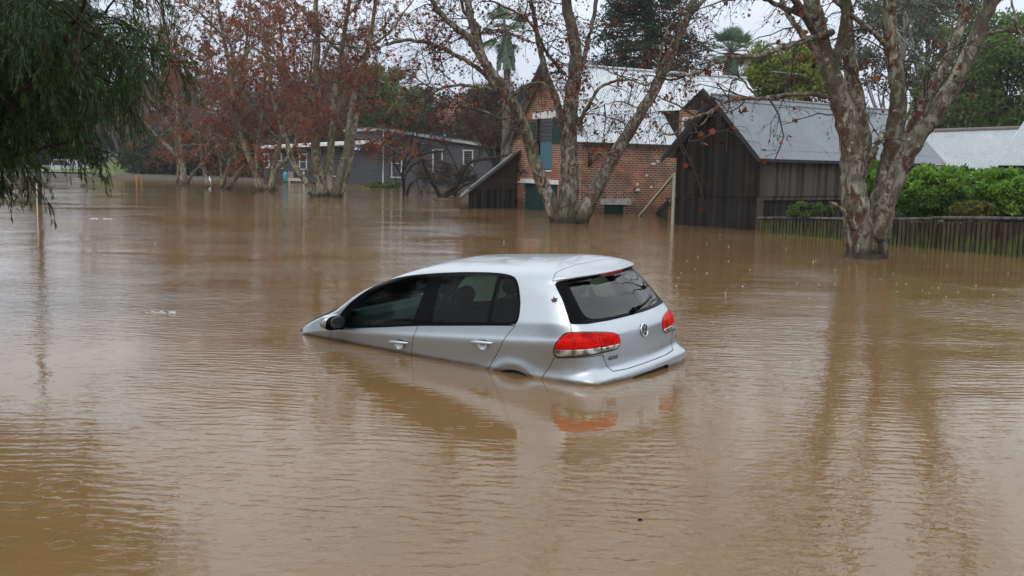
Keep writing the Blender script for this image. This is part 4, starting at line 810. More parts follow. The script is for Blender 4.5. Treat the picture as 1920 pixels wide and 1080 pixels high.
b=onz(430,349); o=t.build('broken_limb',MB_PLANE2,None,b); o.location=b; tag(o,'pale broken limb sloping out of the water, right of the dark leaning trunk','limb')
# --- dark spreading bare tree left of the lean-to
plane_tree('bare_tree','dark bare tree with wide low spreading boughs, left of the timber lean-to',[
 ([(826,370),(812,345),(800,320),(792,300),(782,290),(768,300),(758,320)],0.117,0.039,1),([(800,322,0),(792,298,.3),(784,275,.4),(783,245,.5),(792,215,.6),(800,190,.6)],0.086,0.023,1),
 ([(832,369),(845,358,-.3),(858,345,-.5),(866,325,-.7),(878,308,-.8),(895,300,-.9),(925,296,-1),(955,290,-1.2),(985,280,-1.4)],0.148,0.039,1),([(830,368,-.2),(850,362,-.5),(870,348,-.6),(895,338,-.7)],0.086,0.047,2),
 ([(852,368,.2),(856,358,.2),(860,345,.2)],0.094,0.07,0),([(790,295,0),(775,285,-.4),(755,290,-.7),(735,300,-1)],0.053,0.02,2),([(788,270,.3),(765,262,0),(745,265,-.3),(722,275,-.6)],0.053,0.02,2),([(783,292,0),(800,288,.5),(820,285,.9),(840,280,1.2)],0.053,0.02,2),([(862,330,-.7),(850,300,-.6),(835,270,-.5),(828,240,-.4)],0.053,0.02,2),([(820,350,0),(800,335,-.5),(785,333,-.9),(770,345,-1.2)],0.045,0.02,2)],
 54.5,61,MB_DARK,0,M_BROWN,.1,dens=1.5,sc=1.3,down=.1,tw_mat=MB_DARK)
plane_tree('bare_tree','small dark bare tree with a broken stub, half-left of the wide spreading one',[
 ([(757,368),(757,345),(755,325),(760,300),(768,275),(775,245),(772,215)],0.089,0.03,1),([(762,368,.1),(766,352,.1),(772,342,.1)],0.08,0.06,0),([(757,340,0),(745,315,-.4),(728,295,-.7),(712,285,-1)],0.053,0.02,2),([(758,330,0),(775,310,-.4),(795,300,-.7),(805,310,-.9)],0.053,0.02,2)],
 56.,67,MB_DARK,0,M_BROWN,.1,dens=1.6,sc=1.3,down=.1,tw_mat=MB_DARK)
# ------------------------------------------------------------ leafy crowns
def blobs(rng,c,R,n,rmin=.25,rmax=.5,shell=.55):
    """centres and radii of clumps filling an ellipsoid"""
    d=rng.normal(0,1,(n,3)); d/=np.linalg.norm(d,axis=1,keepdims=True); r=(rng.random(n)**(1/3))*(1-shell)+shell*rng.random(n)**.4*.9; R=np.array(R); return np.array(c)+d*R*np.clip(r,0,1)[:,None], rng.uniform(rmin,rmax,n)*R.min()
def cloud(name,cen,rad_,per,size,m,parent,org,rng,flat=.8,tintbase=None,lo=0.0,aspect=1.9,hang=0.):
    n=len(cen)*per; c=np.repeat(cen,per,0); r=np.repeat(rad_,per); d=rng.normal(0,1,(n,3)); d/=np.linalg.norm(d,axis=1,keepdims=True); rr=rng.random(n)**.45
    p=c+d*(r*rr)[:,None]*np.array([1,1,flat]); a=unit_rows(d*.9+rng.normal(0,.8,(n,3))+np.array([0,0,-hang])); b=unit_rows(np.cross(a,rng.normal(0,1,(n,3)))); s=size*rng.uniform(.6,1.4,n)[:,None]; k=np.cross(a,b)
    V=np.stack([p,p+a*s*.5+b*s*.5/aspect+k*s*.08,p+a*s,p+a*s*.5-b*s*.5/aspect+k*s*.08],1).reshape(-1,3)-org; F=np.arange(n)[:,None]*4+np.arange(4)[None]
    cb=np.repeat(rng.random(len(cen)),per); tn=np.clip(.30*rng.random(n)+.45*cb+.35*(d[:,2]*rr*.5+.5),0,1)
    return fast_mesh(name,V,F,m,parent,fn=4,attr=tn)
def unit_rows(v): return v/np.maximum(np.linalg.norm(v,axis=1,keepdims=True),1e-9)
def crown_tree(name,label,px,py,Y,rx,rz,n,per,size,m,seed,cat='tree',group=None,trunk=.25,bottom=None,ry=None,rmin=.22,rmax=.42,flat=.8,barkm=None,tr_from=-1.0,shell=.55,aspect=1.9,hang=0,parts=True):
    rng=np.random.default_rng(seed); c=at(px,py,Y); org=np.array([c[0],c[1],0.]); r=empty(name,org); tag(r,label,cat,group)
    cen,ra=blobs(rng,c,(rx,ry or rx,rz),n,rmin,rmax,shell)
    if bottom is not None: k=cen[:,2]>bottom; cen,ra=cen[k],ra[k]
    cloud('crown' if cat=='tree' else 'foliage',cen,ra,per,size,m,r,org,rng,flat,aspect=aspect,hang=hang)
    if trunk:
        t=Tubes(); top=c+np.array([0,0,rz*.5]); P=crv([org+[0,0,tr_from],org+[.1*rx,0,c[2]*.4],top],5,.05,rng); t.add(P,np.linspace(trunk,trunk*.3,len(P)),8)
        for q in range(min(26,len(cen))):
            a=P[rng.integers(len(P)//3,len(P))]; e=cen[q]; mid=(a+e)/2+rng.normal(0,.12*rx,3)+[0,0,-.05*rx]; t.add(crv([a,mid,e],4),np.linspace(trunk*.35,trunk*.06,9),5)
        t.build('trunk',barkm or MB_DARK,r,org)
    return r
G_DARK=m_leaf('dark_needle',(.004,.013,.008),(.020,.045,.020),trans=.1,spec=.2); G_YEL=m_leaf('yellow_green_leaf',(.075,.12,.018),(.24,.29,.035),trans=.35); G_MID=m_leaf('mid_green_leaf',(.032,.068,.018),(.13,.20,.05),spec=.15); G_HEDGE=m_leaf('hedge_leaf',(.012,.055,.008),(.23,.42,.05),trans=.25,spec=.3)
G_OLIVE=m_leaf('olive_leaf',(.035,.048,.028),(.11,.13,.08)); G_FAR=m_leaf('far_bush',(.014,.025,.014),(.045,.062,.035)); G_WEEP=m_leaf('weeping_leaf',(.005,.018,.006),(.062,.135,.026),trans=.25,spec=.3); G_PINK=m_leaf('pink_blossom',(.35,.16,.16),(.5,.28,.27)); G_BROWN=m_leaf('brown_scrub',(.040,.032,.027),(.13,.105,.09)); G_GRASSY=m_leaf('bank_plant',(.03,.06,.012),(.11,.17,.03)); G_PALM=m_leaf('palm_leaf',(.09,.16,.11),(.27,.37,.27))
# dark conifer behind the brick house: tiers of drooping boughs
def conifer():
    rng=np.random.default_rng(5); Y=62.; c=at(1212,150,Y); org=np.array([c[0],c[1],0.]); r=empty('conifer',org); tag(r,'very dark dense conifer rising behind the brick house roof','tree'); cen=[];ra=[]; t=Tubes(); t.add(np.array([org,org+[0,0,8],org+[0,0,17]]),[.45,.3,.08],8)
    for k in range(34):
        z=2.2+k*.42; R=3.9*(1-.10*((k-10)/12)**2) if k<18 else 3.6*(1-(k-18)/18.); 
        for q in range(12):
            a=rng.uniform(0,2*PI); l=max(.3,R*rng.uniform(.75,1.06)); e=org+[math.cos(a)*l,math.sin(a)*l,z-.3*l*.3]; s=org+[0,0,z+.25]; t.add(np.array([s,(s+e)/2+[0,0,.12],e]),[.05,.03,.012],4)
            for f in (.45,.62,.78,.92): cen.append(s*(1-f)+e*f+rng.normal(0,.14,3)); ra.append(rng.uniform(.28,.5))
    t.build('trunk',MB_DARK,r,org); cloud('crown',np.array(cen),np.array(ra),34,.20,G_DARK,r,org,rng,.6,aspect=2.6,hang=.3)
conifer()
crown_tree('tree','bright yellow-green feathery tree beyond the dark barn roof','1480' and 1478,150,58.,3.0,2.3,75,260,.20,G_YEL,71,trunk=.3,rmin=.16,rmax=.34)
crown_tree('tree','dark green bushy tree behind the pale sheds at the right edge',1868,150,60.,4.2,4.6,110,240,.24,G_MID,73,trunk=.35,rmin=.16,rmax=.32)
crown_tree('tree','rounded mid-green tree between the thick stems, behind the pale shed roof',1770,215,66.,2.4,2.3,50,220,.24,G_MID,74,trunk=.3)
crown_tree('tree','pale olive airy gum tree seen between the stems of the right plane tree',1690,70,70.,5.2,4.2,90,130,.22,G_OLIVE,75,trunk=.3,rmin=.10,rmax=.2,shell=.7,barkm=mat('pale_gum_bark',(.22,.21,.19),.8))
crown_tree('tree','grey-blue pine top far behind, above the airy gum',1740,0,85.,5.0,3.6,60,160,.3,G_FAR,76,trunk=.3,rmin=.14,rmax=.3)
crown_tree('tree','green tree behind the grey house, left of its roof peak',700,190,98.,3.2,3.4,70,190,.3,G_MID,77,trunk=.3,rmin=.16,rmax=.3)
crown_tree('tree','light green rounded tree above the grey house roof',748,222,102.,3.4,2.8,60,200,.3,m_leaf('soft_green',(.06,.10,.03),(.15,.21,.07)),78,trunk=.3)
crown_tree('tree','slate-green pine rising behind the grey house',782,208,118.,2.2,3.2,40,160,.35,G_FAR,79,trunk=.3)
crown_tree('tree','dark scrubby tree between the grey house and the brick gable',930,215,66.,2.9,2.4,70,300,.4,G_BROWN,80,trunk=.22,rmin=.14,rmax=.3,shell=.7,aspect=12)
crown_tree('tree','small tree with faint pink blossom behind the grey house roof',858,212,96.,2.0,1.6,34,60,.2,G_PINK,81,trunk=.15,rmin=.2,rmax=.35,shell=.8)
crown_tree('tree','dark wide tree behind the right end of the grey house',880,232,104.,6.0,3.0,90,150,.32,G_FAR,82,trunk=.35)
# hedge bushes by the fence
def bush(label,px,py,Y,rx,rz,n,per,seed,m=None,size=.085,grp=None,z0=.0,ry=None):
    return crown_tree('bush',label,px,py,Y,rx,rz,int(n*1.9),int(per*.6),size,m or G_HEDGE,seed,cat='bush',trunk=.05,bottom=z0,ry=ry or rx,rmin=.13,rmax=.25,tr_from=-.3,group=grp)
bush('large rounded bright green bush right of the big plane tree, behind the fence',1748,365,27.5,1.2,.80,110,330,91)
bush('wide bright green bush filling the gap behind the fence, left of the dark hut',1812,352,29.5,.9,.62,70,300,99,m_leaf('deep_hedge_leaf',(.010,.040,.010),(.11,.23,.05),spec=.2))
bush('green bush seen behind the stems of the right plane tree',1655,350,28.5,.75,.75,50,260,92)
bush('bright green bush at the right edge, in front of the dark hut wall',1888,368,26.,.95,.80,90,320,93)
bush('low dark green shrub at the foot of the barn side wall',1518,398,29.2,.75,.30,40,170,94,G_MID,.07)
bush('low leafy shrub with reddish tips in the gap between the two big bushes',1822,398,25.4,.55,.28,36,200,95,m_leaf('tipped_leaf',(.03,.06,.012),(.22,.20,.04)),.07)
bush('green and orange ground bush on the bank before the grey house',722,352,70.,1.5,.42,40,150,96,G_GRASSY,.14,z0=-.1)
bush('small patch of yellowing plants at the water edge by the grey house wall',690,356,69.,.9,.22,20,100,97,m_leaf('yellowing',(.10,.10,.02),(.26,.22,.05)),.12,z0=-.1)
bush('brushy olive shrub under the right windows of the grey house',838,325,74.,2.6,1.0,50,130,98,G_BROWN,.16,z0=-.2)
# ------------------------------------------------------------ fan palms
def palm(label,px,py,Y,R,seed,foot=0.,group=None):
    rng=np.random.default_rng(seed); c=at(px,py,Y); org=np.array([c[0],c[1],0.]); r=empty('fan_palm',org); tag(r,label,'palm',group); t=Tubes(); t.add(crv([org+[0,0,-1],org+[.1,0,c[2]*.5],c],5),np.linspace(.24*R/1.6,.13*R/1.6,11),9); V=[];F=[];tn=[]
    for k in range(34):
        el=rng.uniform(-.55,1.4); az=rng.uniform(0,2*PI); d=np.array([math.cos(az)*math.cos(el),math.sin(az)*math.cos(el),math.sin(el)]); p=c+d*R*rng.uniform(.42,.58); t.add(np.array([c,(c+p)/2+[0,0,.03*R],p]),[.02*R,.015*R,.01*R],4)
        s=unit(np.cross(d,[0.01,0,1])); u=np.cross(s,d); fr=R*rng.uniform(.42,.56); nf=17; dead=el<-.25
        for q in range(nf):
            a=-1.45+2.9*q/(nf-1); dd=unit(d*math.cos(a)+s*math.sin(a)); L=fr*(1-.12*abs(a)); e=p+dd*L+np.array([0,0,-.13*L*(2.0 if dead else 1)]); mid=p+dd*L*.55; w=np.cross(dd,u)*.022*R; b=len(V); V+= [p,mid+w,e,mid-w]; F.append((b,b+1,b+2,b+3)); tn.append(rng.random()*.8*(0.3 if dead else 1))
    # skirt of dead fronds
    for k in range(60):
        az=rng.uniform(0,2*PI); q=np.array([math.cos(az),math.sin(az),0]); s0=c+q*.12*R-[0,0,rng.uniform(0,.25)*R]; e=s0+q*.16*R-[0,0,rng.uniform(.5,1.0)*R]; w=np.array([-q[1],q[0],0])*.06*R; b=len(V); V+=[s0-w*.3,s0+w*.3,e+w,e-w]; F.append((b,b+1,b+2,b+3)); tn.append(.15)
    fast_mesh('fronds',np.array(V)-org,np.array(F),G_PALM,r,fn=4,attr=np.array(tn)); t.build('trunk',mat('palm_trunk',(.14,.125,.10),.9),r,org)
palm('fan palm behind the brick gable, showing among the central tree\'s branches',950,62,60.,2.0,101)
palm('fan palm with a shaggy trunk rising above the brick house roof',1372,100,66.,2.0,102)
palm('small distant fan palm above the trees left of the grey house peak',742,162,120.,2.6,103)
# ------------------------------------------------------------ far bare trees and scrub at left
rngf=np.random.default_rng(200)
def far_bare(label,px,Y,H,seed,group=None,lean=0,base=.2):
    rng=np.random.default_rng(seed); o=at(px,320,Y); o=np.array([o[0],o[1],base]); r=empty('bare_tree',o); tag(r,label,'tree',group); tr=Tubes(); tw=Tubes(); tips=[]
    for k in range(rng.integers(2,4)):
        P=grow(rng,o,np.array([rng.normal(0,.25)+lean,rng.normal(0,.2),1]),H*rng.uniform(.8,1.05),9,.10,.08); tr.add(P,np.linspace(.22,.05,10),7)
        for q in range(13):
            i=rng.integers(2,9); Q=grow(rng,P[i],side_dir(rng,[0,0,1],rng.uniform(.4,1.1)),H*.30*rng.uniform(.6,1.2),6,.18,.10); tr.add(Q,np.linspace(.07,.02,7),4); twigs(rng,tw,tips,Q,.02,1,.9,.05,2.6)
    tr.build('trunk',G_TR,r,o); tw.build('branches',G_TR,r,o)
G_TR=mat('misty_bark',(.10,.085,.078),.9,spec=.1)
fb=[('tall grey leafless tree far left, behind the dark weeping foliage',235,104,15,3.0),('grey leafless tree rising left of the red-leaved group',290,98,15,1),('tall misty leafless tree behind the far left plane tree',330,108,17,1),('grey leafless tree behind the rust-red crowns',400,100,16,1),('leafless tree behind the dark-trunked plane tree',465,96,15,1),('leafless tree behind the tall red clump, left side',550,104,16,1),('leafless tree seen through the top of the red clump',630,106,15,1),('far leafless tree at the left edge behind the lamp post',60,110,14,1),('far leafless tree between the lamp post and the lawn',150,116,15,1)]
for k,(lb,px,Y,H,_) in enumerate(fb): far_bare(lb,px,float(Y),float(H),300+k)
for k,(lb,px,py,Y,rx,rz,m) in enumerate([
 ('dark scrub mass on the far bank behind the orange posts',290,292,96.,3.4,2.6,G_FAR),('dark scrub behind the far left plane tree',330,285,100.,4.5,3.2,G_BROWN),('dark green scrub behind the white float',390,295,92.,3.6,2.2,G_FAR),('dense dark scrub behind the leaning trunks',445,280,94.,4.2,3.2,G_BROWN),('dark evergreen mass left of the grey house',478,270,90.,3.2,3.4,G_FAR),
 ('brown thicket high behind the grey house porch',560,225,100.,6.0,4.0,G_BROWN),('brown thicket behind the rust-red crowns',420,215,108.,7.0,4.5,G_BROWN),('grey-brown thicket far left of the group',300,215,112.,6.0,4.8,G_BROWN),('dark tree mass behind the lamp post',60,270,112.,8.0,4.0,G_FAR),('dark tree over the far lawn',190,240,122.,6.5,3.0,G_FAR),('thicket behind the tall red clump',640,200,110.,6.0,4.5,G_BROWN)]):
    tw_=m is G_BROWN; crown_tree('thicket',lb,px,py,Y,rx,rz,80,300 if tw_ else 150,.62 if tw_ else .34,m,400+k,cat='thicket',trunk=.2,rmin=.16,rmax=.34,shell=.5,aspect=13 if tw_ else 1.6)
# wooded skyline farther off (one mass)
rng=np.random.default_rng(9); cen=[];ra=[]
for k in range(520):
    x=rng.uniform(-130,150); y=rng.uniform(135,165); z=rng.uniform(1,7.5+2*math.sin(x*.07)+1.5*math.sin(x*.23+1)); cen.append((x,y,z)); ra.append(rng.uniform(1.2,2.4))
org=np.array([0,150.,0]); o=cloud('distant_woodland',np.array(cen),np.array(ra),70,.9,G_FAR,None,org,rng,.9); o.location=org; tag(o,kind='stuff')
# unseen trees added behind the camera to darken the car's glass and paint reflections
for k,(x,y,h,rx,kind) in enumerate([(-14,-16,7,5,0),(-4,-20,9,6,1),(7,-17,8,5,0),(17,-14,8,5.5,1),(-10,-8,12,5.5,0),(-2,-11.5,13,5.5,0),(-17,-3,11,5,1),(28,-6,8,6,0),(-26,-8,7,6,1),(26,8,7,4.5,0),(-30,10,7,5,0)]):
    rng=np.random.default_rng(500+k); c=np.array([x,y,h*.75]); org=np.array([x,y,0.]); r=empty('unseen_tree',org); tag(r,'broad dark tree on the near shore, behind the photographer','tree',group='unseen trees added behind the photographer')
    cen,rr=blobs(rng,c,(rx,rx*.8,h*.62),45,.2,.36,.5); cloud('crown',cen,rr,90,.45,G_MID if kind else G_FAR,r,org,rng,.8); t=Tubes(); t.add(np.array([org-[0,0,1],org+[.2,0,h*.4],org+[0,0,h*.9]]),[.4,.3,.1],8); t.build('trunk',MB_DARK,r,org)
# ------------------------------------------------------------ weeping tree close at left
def weeping():
    rng=np.random.default_rng(77); K=1.32; org=at(-260,560,9.2*K); org[2]=0; r=empty('weeping_tree',org); tag(r,'dark green weeping tree with fine hanging leaves, close at the left edge','tree'); tr=Tubes(); V=[];T=[]; lp=[];ld=[];lt=[]
    def limb(pts,r0,r1): P=crv([at(x,y,Y*K) for x,y,Y in pts],5,.01,rng); tr.add(P,np.linspace(r0,r1,len(P)),8); return P
    limb([(-260,900,9.2),(-240,700,9.2),(-170,480,9.1),(-90,330,9.0),(-20,260,8.9),(40,200,8.8),(85,130,8.7),(130,60,8.6),(160,0,8.5)],.11,.02)
    limb([(-90,330,9),(0,235,9.2),(20,150,9.3),(60,60,9.3),(110,-30,9.3)],.05,.012); limb([(-20,260,8.9),(70,200,8.6),(130,150,8.4),(200,110,8.3),(260,100,8.2)],.035,.008); limb([(60,175,8.8),(140,120,8.7),(190,100,8.7),(240,70,8.7)],.03,.006)
    limb([(-170,480,9.1),(-60,330,8.7),(40,290,8.4),(120,270,8.2),(180,270,8.1)],.035,.008); limb([(-90,330,9),(-60,150,9.4),(-80,-40,9.6),(-60,-250,9.7)],.06,.02); limb([(-260,700,9.2),(-330,400,9.0),(-420,150,8.9),(-460,-150,9)],.07,.02)
    # sampled hanging sprays
    def inside(x,y):
        e=[(-700,-500),(120,-500),(200,-120),(215,-20),(230,40),(300,90),(322,130),(300,165),(318,205),(255,235),(250,270),(205,265),(175,300),(95,330),(60,385),(0,385),(-700,420)]
        c=False; n=len(e)
        for i in range(n):
            x1,y1=e[i]; x2,y2=e[(i+1)%n]
            if (y1>y)!=(y2>y) and x<(x2-x1)*(y-y1)/(y2-y1)+x1: c=not c
        return c
    def dens(x,y):
        if x<-60 or y<-40: return .22
        if y<60+.2*x: return .05
        if y<120: return .35
        if 150<x and 165<y: return .55
        if y>300: return .7
        return 1.0
    shoots=[]; na=0
    while na<320:
        x=rng.uniform(-520,330); y=rng.uniform(-480,400) if x<60 or rng.random()<.35 else rng.uniform(-20,330)
        if not inside(x,y) or rng.random()>dens(x,y): continue
        Y=rng.uniform(7.9,10.0)*K; p=at(x-122,y-104,Y); na+=1
        P=grow(rng,p,np.array([rng.normal(.5,.5),rng.normal(0,.5),rng.normal(.25,.3)]),rng.uniform(.8,1.35),9,.10,0,.55); tr.add(P,np.linspace(.014,.003,10),4)
        for q in range(21):
            f=rng.uniform(1.5,8.9); a=int(f); b=P[a]*(1-f+a)+P[a+1]*(f-a); shoots.append((b,side_dir(rng,P[a+1]-P[a],rng.uniform(.3,.9)),rng.uniform(.22,.55)))
    for p,out,L in shoots:
        P=grow(rng,p,out,L,6,.10,0,.85); tr.add(P,np.linspace(.0045,.0018,7),3)
        for s_ in range(3):
            if s_: Q=grow(rng,P[rng.integers(1,4)],side_dir(rng,P[3]-P[1],.5),L*.55,5,.10,0,.7); tr.add(Q,np.linspace(.003,.0013,6),3)
            else: Q=P
            n=15; u=rng.uniform(.1,1,n); i=np.minimum((u*(len(Q)-1)).astype(int),len(Q)-2); f=(u*(len(Q)-1)-i)[:,None]; q=Q[i]*(1-f)+Q[i+1]*f; t=unit_rows(Q[i+1]-Q[i]); d=unit_rows(t*.9+rng.normal(0,.30,(n,3))+np.array([0,0,-.2]))
            lp.append(q); ld.append(d); lt.append(rng.random(n)*.7+.3*(rng.random()))
    p=np.concatenate(lp); d=np.concatenate(ld); tt=np.concatenate(lt); n=len(p); L=rng.uniform(.045,.10,n)[:,None]; b=unit_rows(np.cross(d,rng.normal(0,1,(n,3))))*.0048
    Vv=np.stack([p,p+d*L*.4+b,p+d*L,p+d*L*.4-b],1).reshape(-1,3)-org; fast_mesh('foliage',Vv,np.arange(n)[:,None]*4+np.arange(4)[None],G_WEEP,r,fn=4,attr=tt); tr.build('trunk',mat('weeping_bark',(.035,.022,.017),.9,spec=.2),r,org)
weeping()
# ------------------------------------------------------------ loose leaves
def star_leaf(name,label,p,n_,up,size,m):
    me=MB(); n_=unit(n_); u=unit(np.cross(n_,up)); v=np.cross(n_,u); me.add([p+u*x*size+v*(y-.5)*size+n_*(.004+.02*size*abs(x)) for x,y in LEAF5],[(0,1,2),(0,2,4),(2,3,4),(0,4,5),(0,5,6),(0,6,8),(6,7,8),(0,8,9)]); me.tube([p+v*(-.5)*size+n_*.004,p+v*(-.95)*size+u*.1*size+n_*.004],.0012,4)
    o=me.build(name,m,origin=tuple(p)); tag(o,label,'leaf'); return o
# ------------------------------------------------------------ the car
def _rotm(r,p,y):
    cr,sr,cp,sp,cy_,sy=np.cos(r),np.sin(r),np.cos(p),np.sin(p),np.cos(y),np.sin(y)
    return np.array([[cy_,-sy,0],[sy,cy_,0],[0,0,1]])@np.array([[cp,0,sp],[0,1,0],[-sp,0,cp]])@np.array([[1,0,0],[0,cr,-sr],[0,sr,cr]])
CARR=_rotm(-.0486,.0707,2.47653); CART=np.array([1.27345,9.02489,-.47736])
def sdpoly(P,poly,closed=True):
    """signed distance (negative inside) from 2D points to a polygon"""
    P=np.asarray(P,float); poly=np.asarray(poly,float); n=len(poly); d=np.full(len(P),1e9); ins=np.zeros(len(P),bool)
    for i in range(n if closed else n-1):
        a=poly[i]; b=poly[(i+1)%n]; e=b-a; w=P-a; t=np.clip((w@e)/max(e@e,1e-12),0,1)
        d=np.minimum(d,np.linalg.norm(w-t[:,None]*e,axis=1))
        if closed:
            c=(a[1]>P[:,1])!=(b[1]>P[:,1])
            with np.errstate(divide='ignore',invalid='ignore'): xx=(b[0]-a[0])*(P[:,1]-a[1])/(b[1]-a[1])+a[0]
            ins^=c&(P[:,0]<xx)
    return np.where(ins,-d,d) if closed else d
def smooth_poly(p,it=2):
    p=np.asarray(p,float)
    for _ in range(it): p=np.concatenate([.75*p+.25*np.roll(p,-1,0),.25*p+.75*np.roll(p,-1,0)],1).reshape(-1,2)
    return p
ARC=(.85,.268)
def carpos(ab):
    X=surf(ab[:,0],ab[:,1]); d=np.hypot(X[:,0]-ARC[0],X[:,2]-ARC[1])
    k=(X[:,1]>.7)*(.016*np.exp(-((d-.402)/.045)**2)); X[:,1]+=k
    return X
def carnorm(ab):
    e=2e-3; a=surf(ab[:,0]+e,ab[:,1])-surf(ab[:,0]-e,ab[:,1]); b=surf(ab[:,0],ab[:,1]+e)-surf(ab[:,0],ab[:,1]-e)
    n=np.cross(b,a); l=np.linalg.norm(n,axis=1,keepdims=True); n=n/np.maximum(l,1e-12)
    X=surf(ab[:,0],ab[:,1]); s=np.sign((n*(X-np.array([1.9,0,.7]))).sum(1)); s[s==0]=1
    bad=l[:,0]<1e-9; n=n*s[:,None]; n[bad]=(0,0,1); return n
class PM:   # a patch of the body in (a,b) parameters
    def __init__(s,ab,tri): s.ab=np.asarray(ab,float).reshape(-1,2); s.t=np.asarray(tri,int).reshape(-1,3); s.X=carpos(s.ab) if len(s.ab) else np.zeros((0,3))
    def split(s,f):
        """f(self)->signed values at the vertices; returns (negative part, positive part)"""
        if not len(s.t): return s,s
        v=f(s) if callable(f) else f; v=np.where(np.abs(v)<1e-7,1e-7,v); sg=v>0; k=sg[s.t].sum(1)
        neg=[tuple(t) for t in s.t[k==0]]; pos=[tuple(t) for t in s.t[k==3]]; ab=list(map(tuple,s.ab)); cache={}
        def cut(i,j):
            q=(min(i,j),max(i,j))
            if q not in cache:
                w=v[i]/(v[i]-v[j]); a=s.ab[i]*(1-w)+s.ab[j]*w; ab.append(tuple(a)); cache[q]=len(ab)-1
            return cache[q]
        for t in s.t[(k==1)|(k==2)]:
            t=list(t); lone=1 if sg[t].sum()==1 else 0
            while int(sg[t[0]])!=lone: t=t[1:]+t[:1]
            a,b,c=t; ab_=cut(a,b); ac=cut(a,c)
            (pos if lone else neg).append((a,ab_,ac))
            o=(neg if lone else pos); o.append((ab_,b,c)); o.append((ab_,c,ac))
        ab=np.array(ab)
        def mk(tr):
            if not len(tr): return PM([],[])
            tr=np.array(tr); u,inv_=np.unique(tr,return_inverse=True); return PM(ab[u],inv_.reshape(-1,3))
        return mk(neg),mk(pos)
def pm_join(*ps):
    ab=[];t=[];o=0
    for p in ps:
        if len(p.t): ab.append(p.ab); t.append(p.t+o); o+=len(p.ab)
    return PM(np.concatenate(ab),np.concatenate(t)) if ab else PM([],[])
def pm_obj(name,p,m,parent,off=0,sides=(1,),flip=False,uv=None,edge=0):
    """link a patch (left, mirrored right or both) as one mesh, moved out along its normal by off; edge: thickness turned inward"""
    if not len(p.t): return None
    X=p.X+carnorm(p.ab)*off; T=p.t
    V=[];F=[];o=0
    for s in sides:
        Y=X*np.array([1,s,1]); TT=T if s>0 else T[:,::-1]
        V.append(Y); F.append(TT+o); o+=len(Y)
        if edge:
            N=carnorm(p.ab)*np.array([1,s,1]); E={}
            for tr in T:
                for i in range(3):
                    a,b=tr[i],tr[(i+1)%3]; E[(a,b)]=E.get((a,b),0)+1
            bd=[(a,b) for (a,b) in E if (b,a) not in E]
            if bd:
                Z=Y-N*edge; V.append(Z); n0=o-len(Y)
                q=[]
                for a,b in bd:
                    if s>0: q+= [(b+n0,a+n0,a+o),(b+n0,a+o,b+o)]
                    else: q+= [(a+n0,b+n0,a+o),(b+n0,b+o,a+o)]
                F.append(np.array(q)); o+=len(Z)
    V=np.concatenate(V); F=np.concatenate(F)
    if flip: F=F[:,::-1]
    # weld the centre line of two-sided parts
    if len(sides)>1:
        key=np.round(V/1e-4).astype(np.int64); _,idx,inv_=np.unique(key,axis=0,return_index=True,return_inverse=True); inv_=inv_.ravel(); V=V[idx]; F=inv_[F]
        F=F[(F[:,0]!=F[:,1])&(F[:,1]!=F[:,2])&(F[:,0]!=F[:,2])]
    me_o=fast_mesh(name,V,F,m,parent,smooth=True)
    # face winding outward
    return me_o
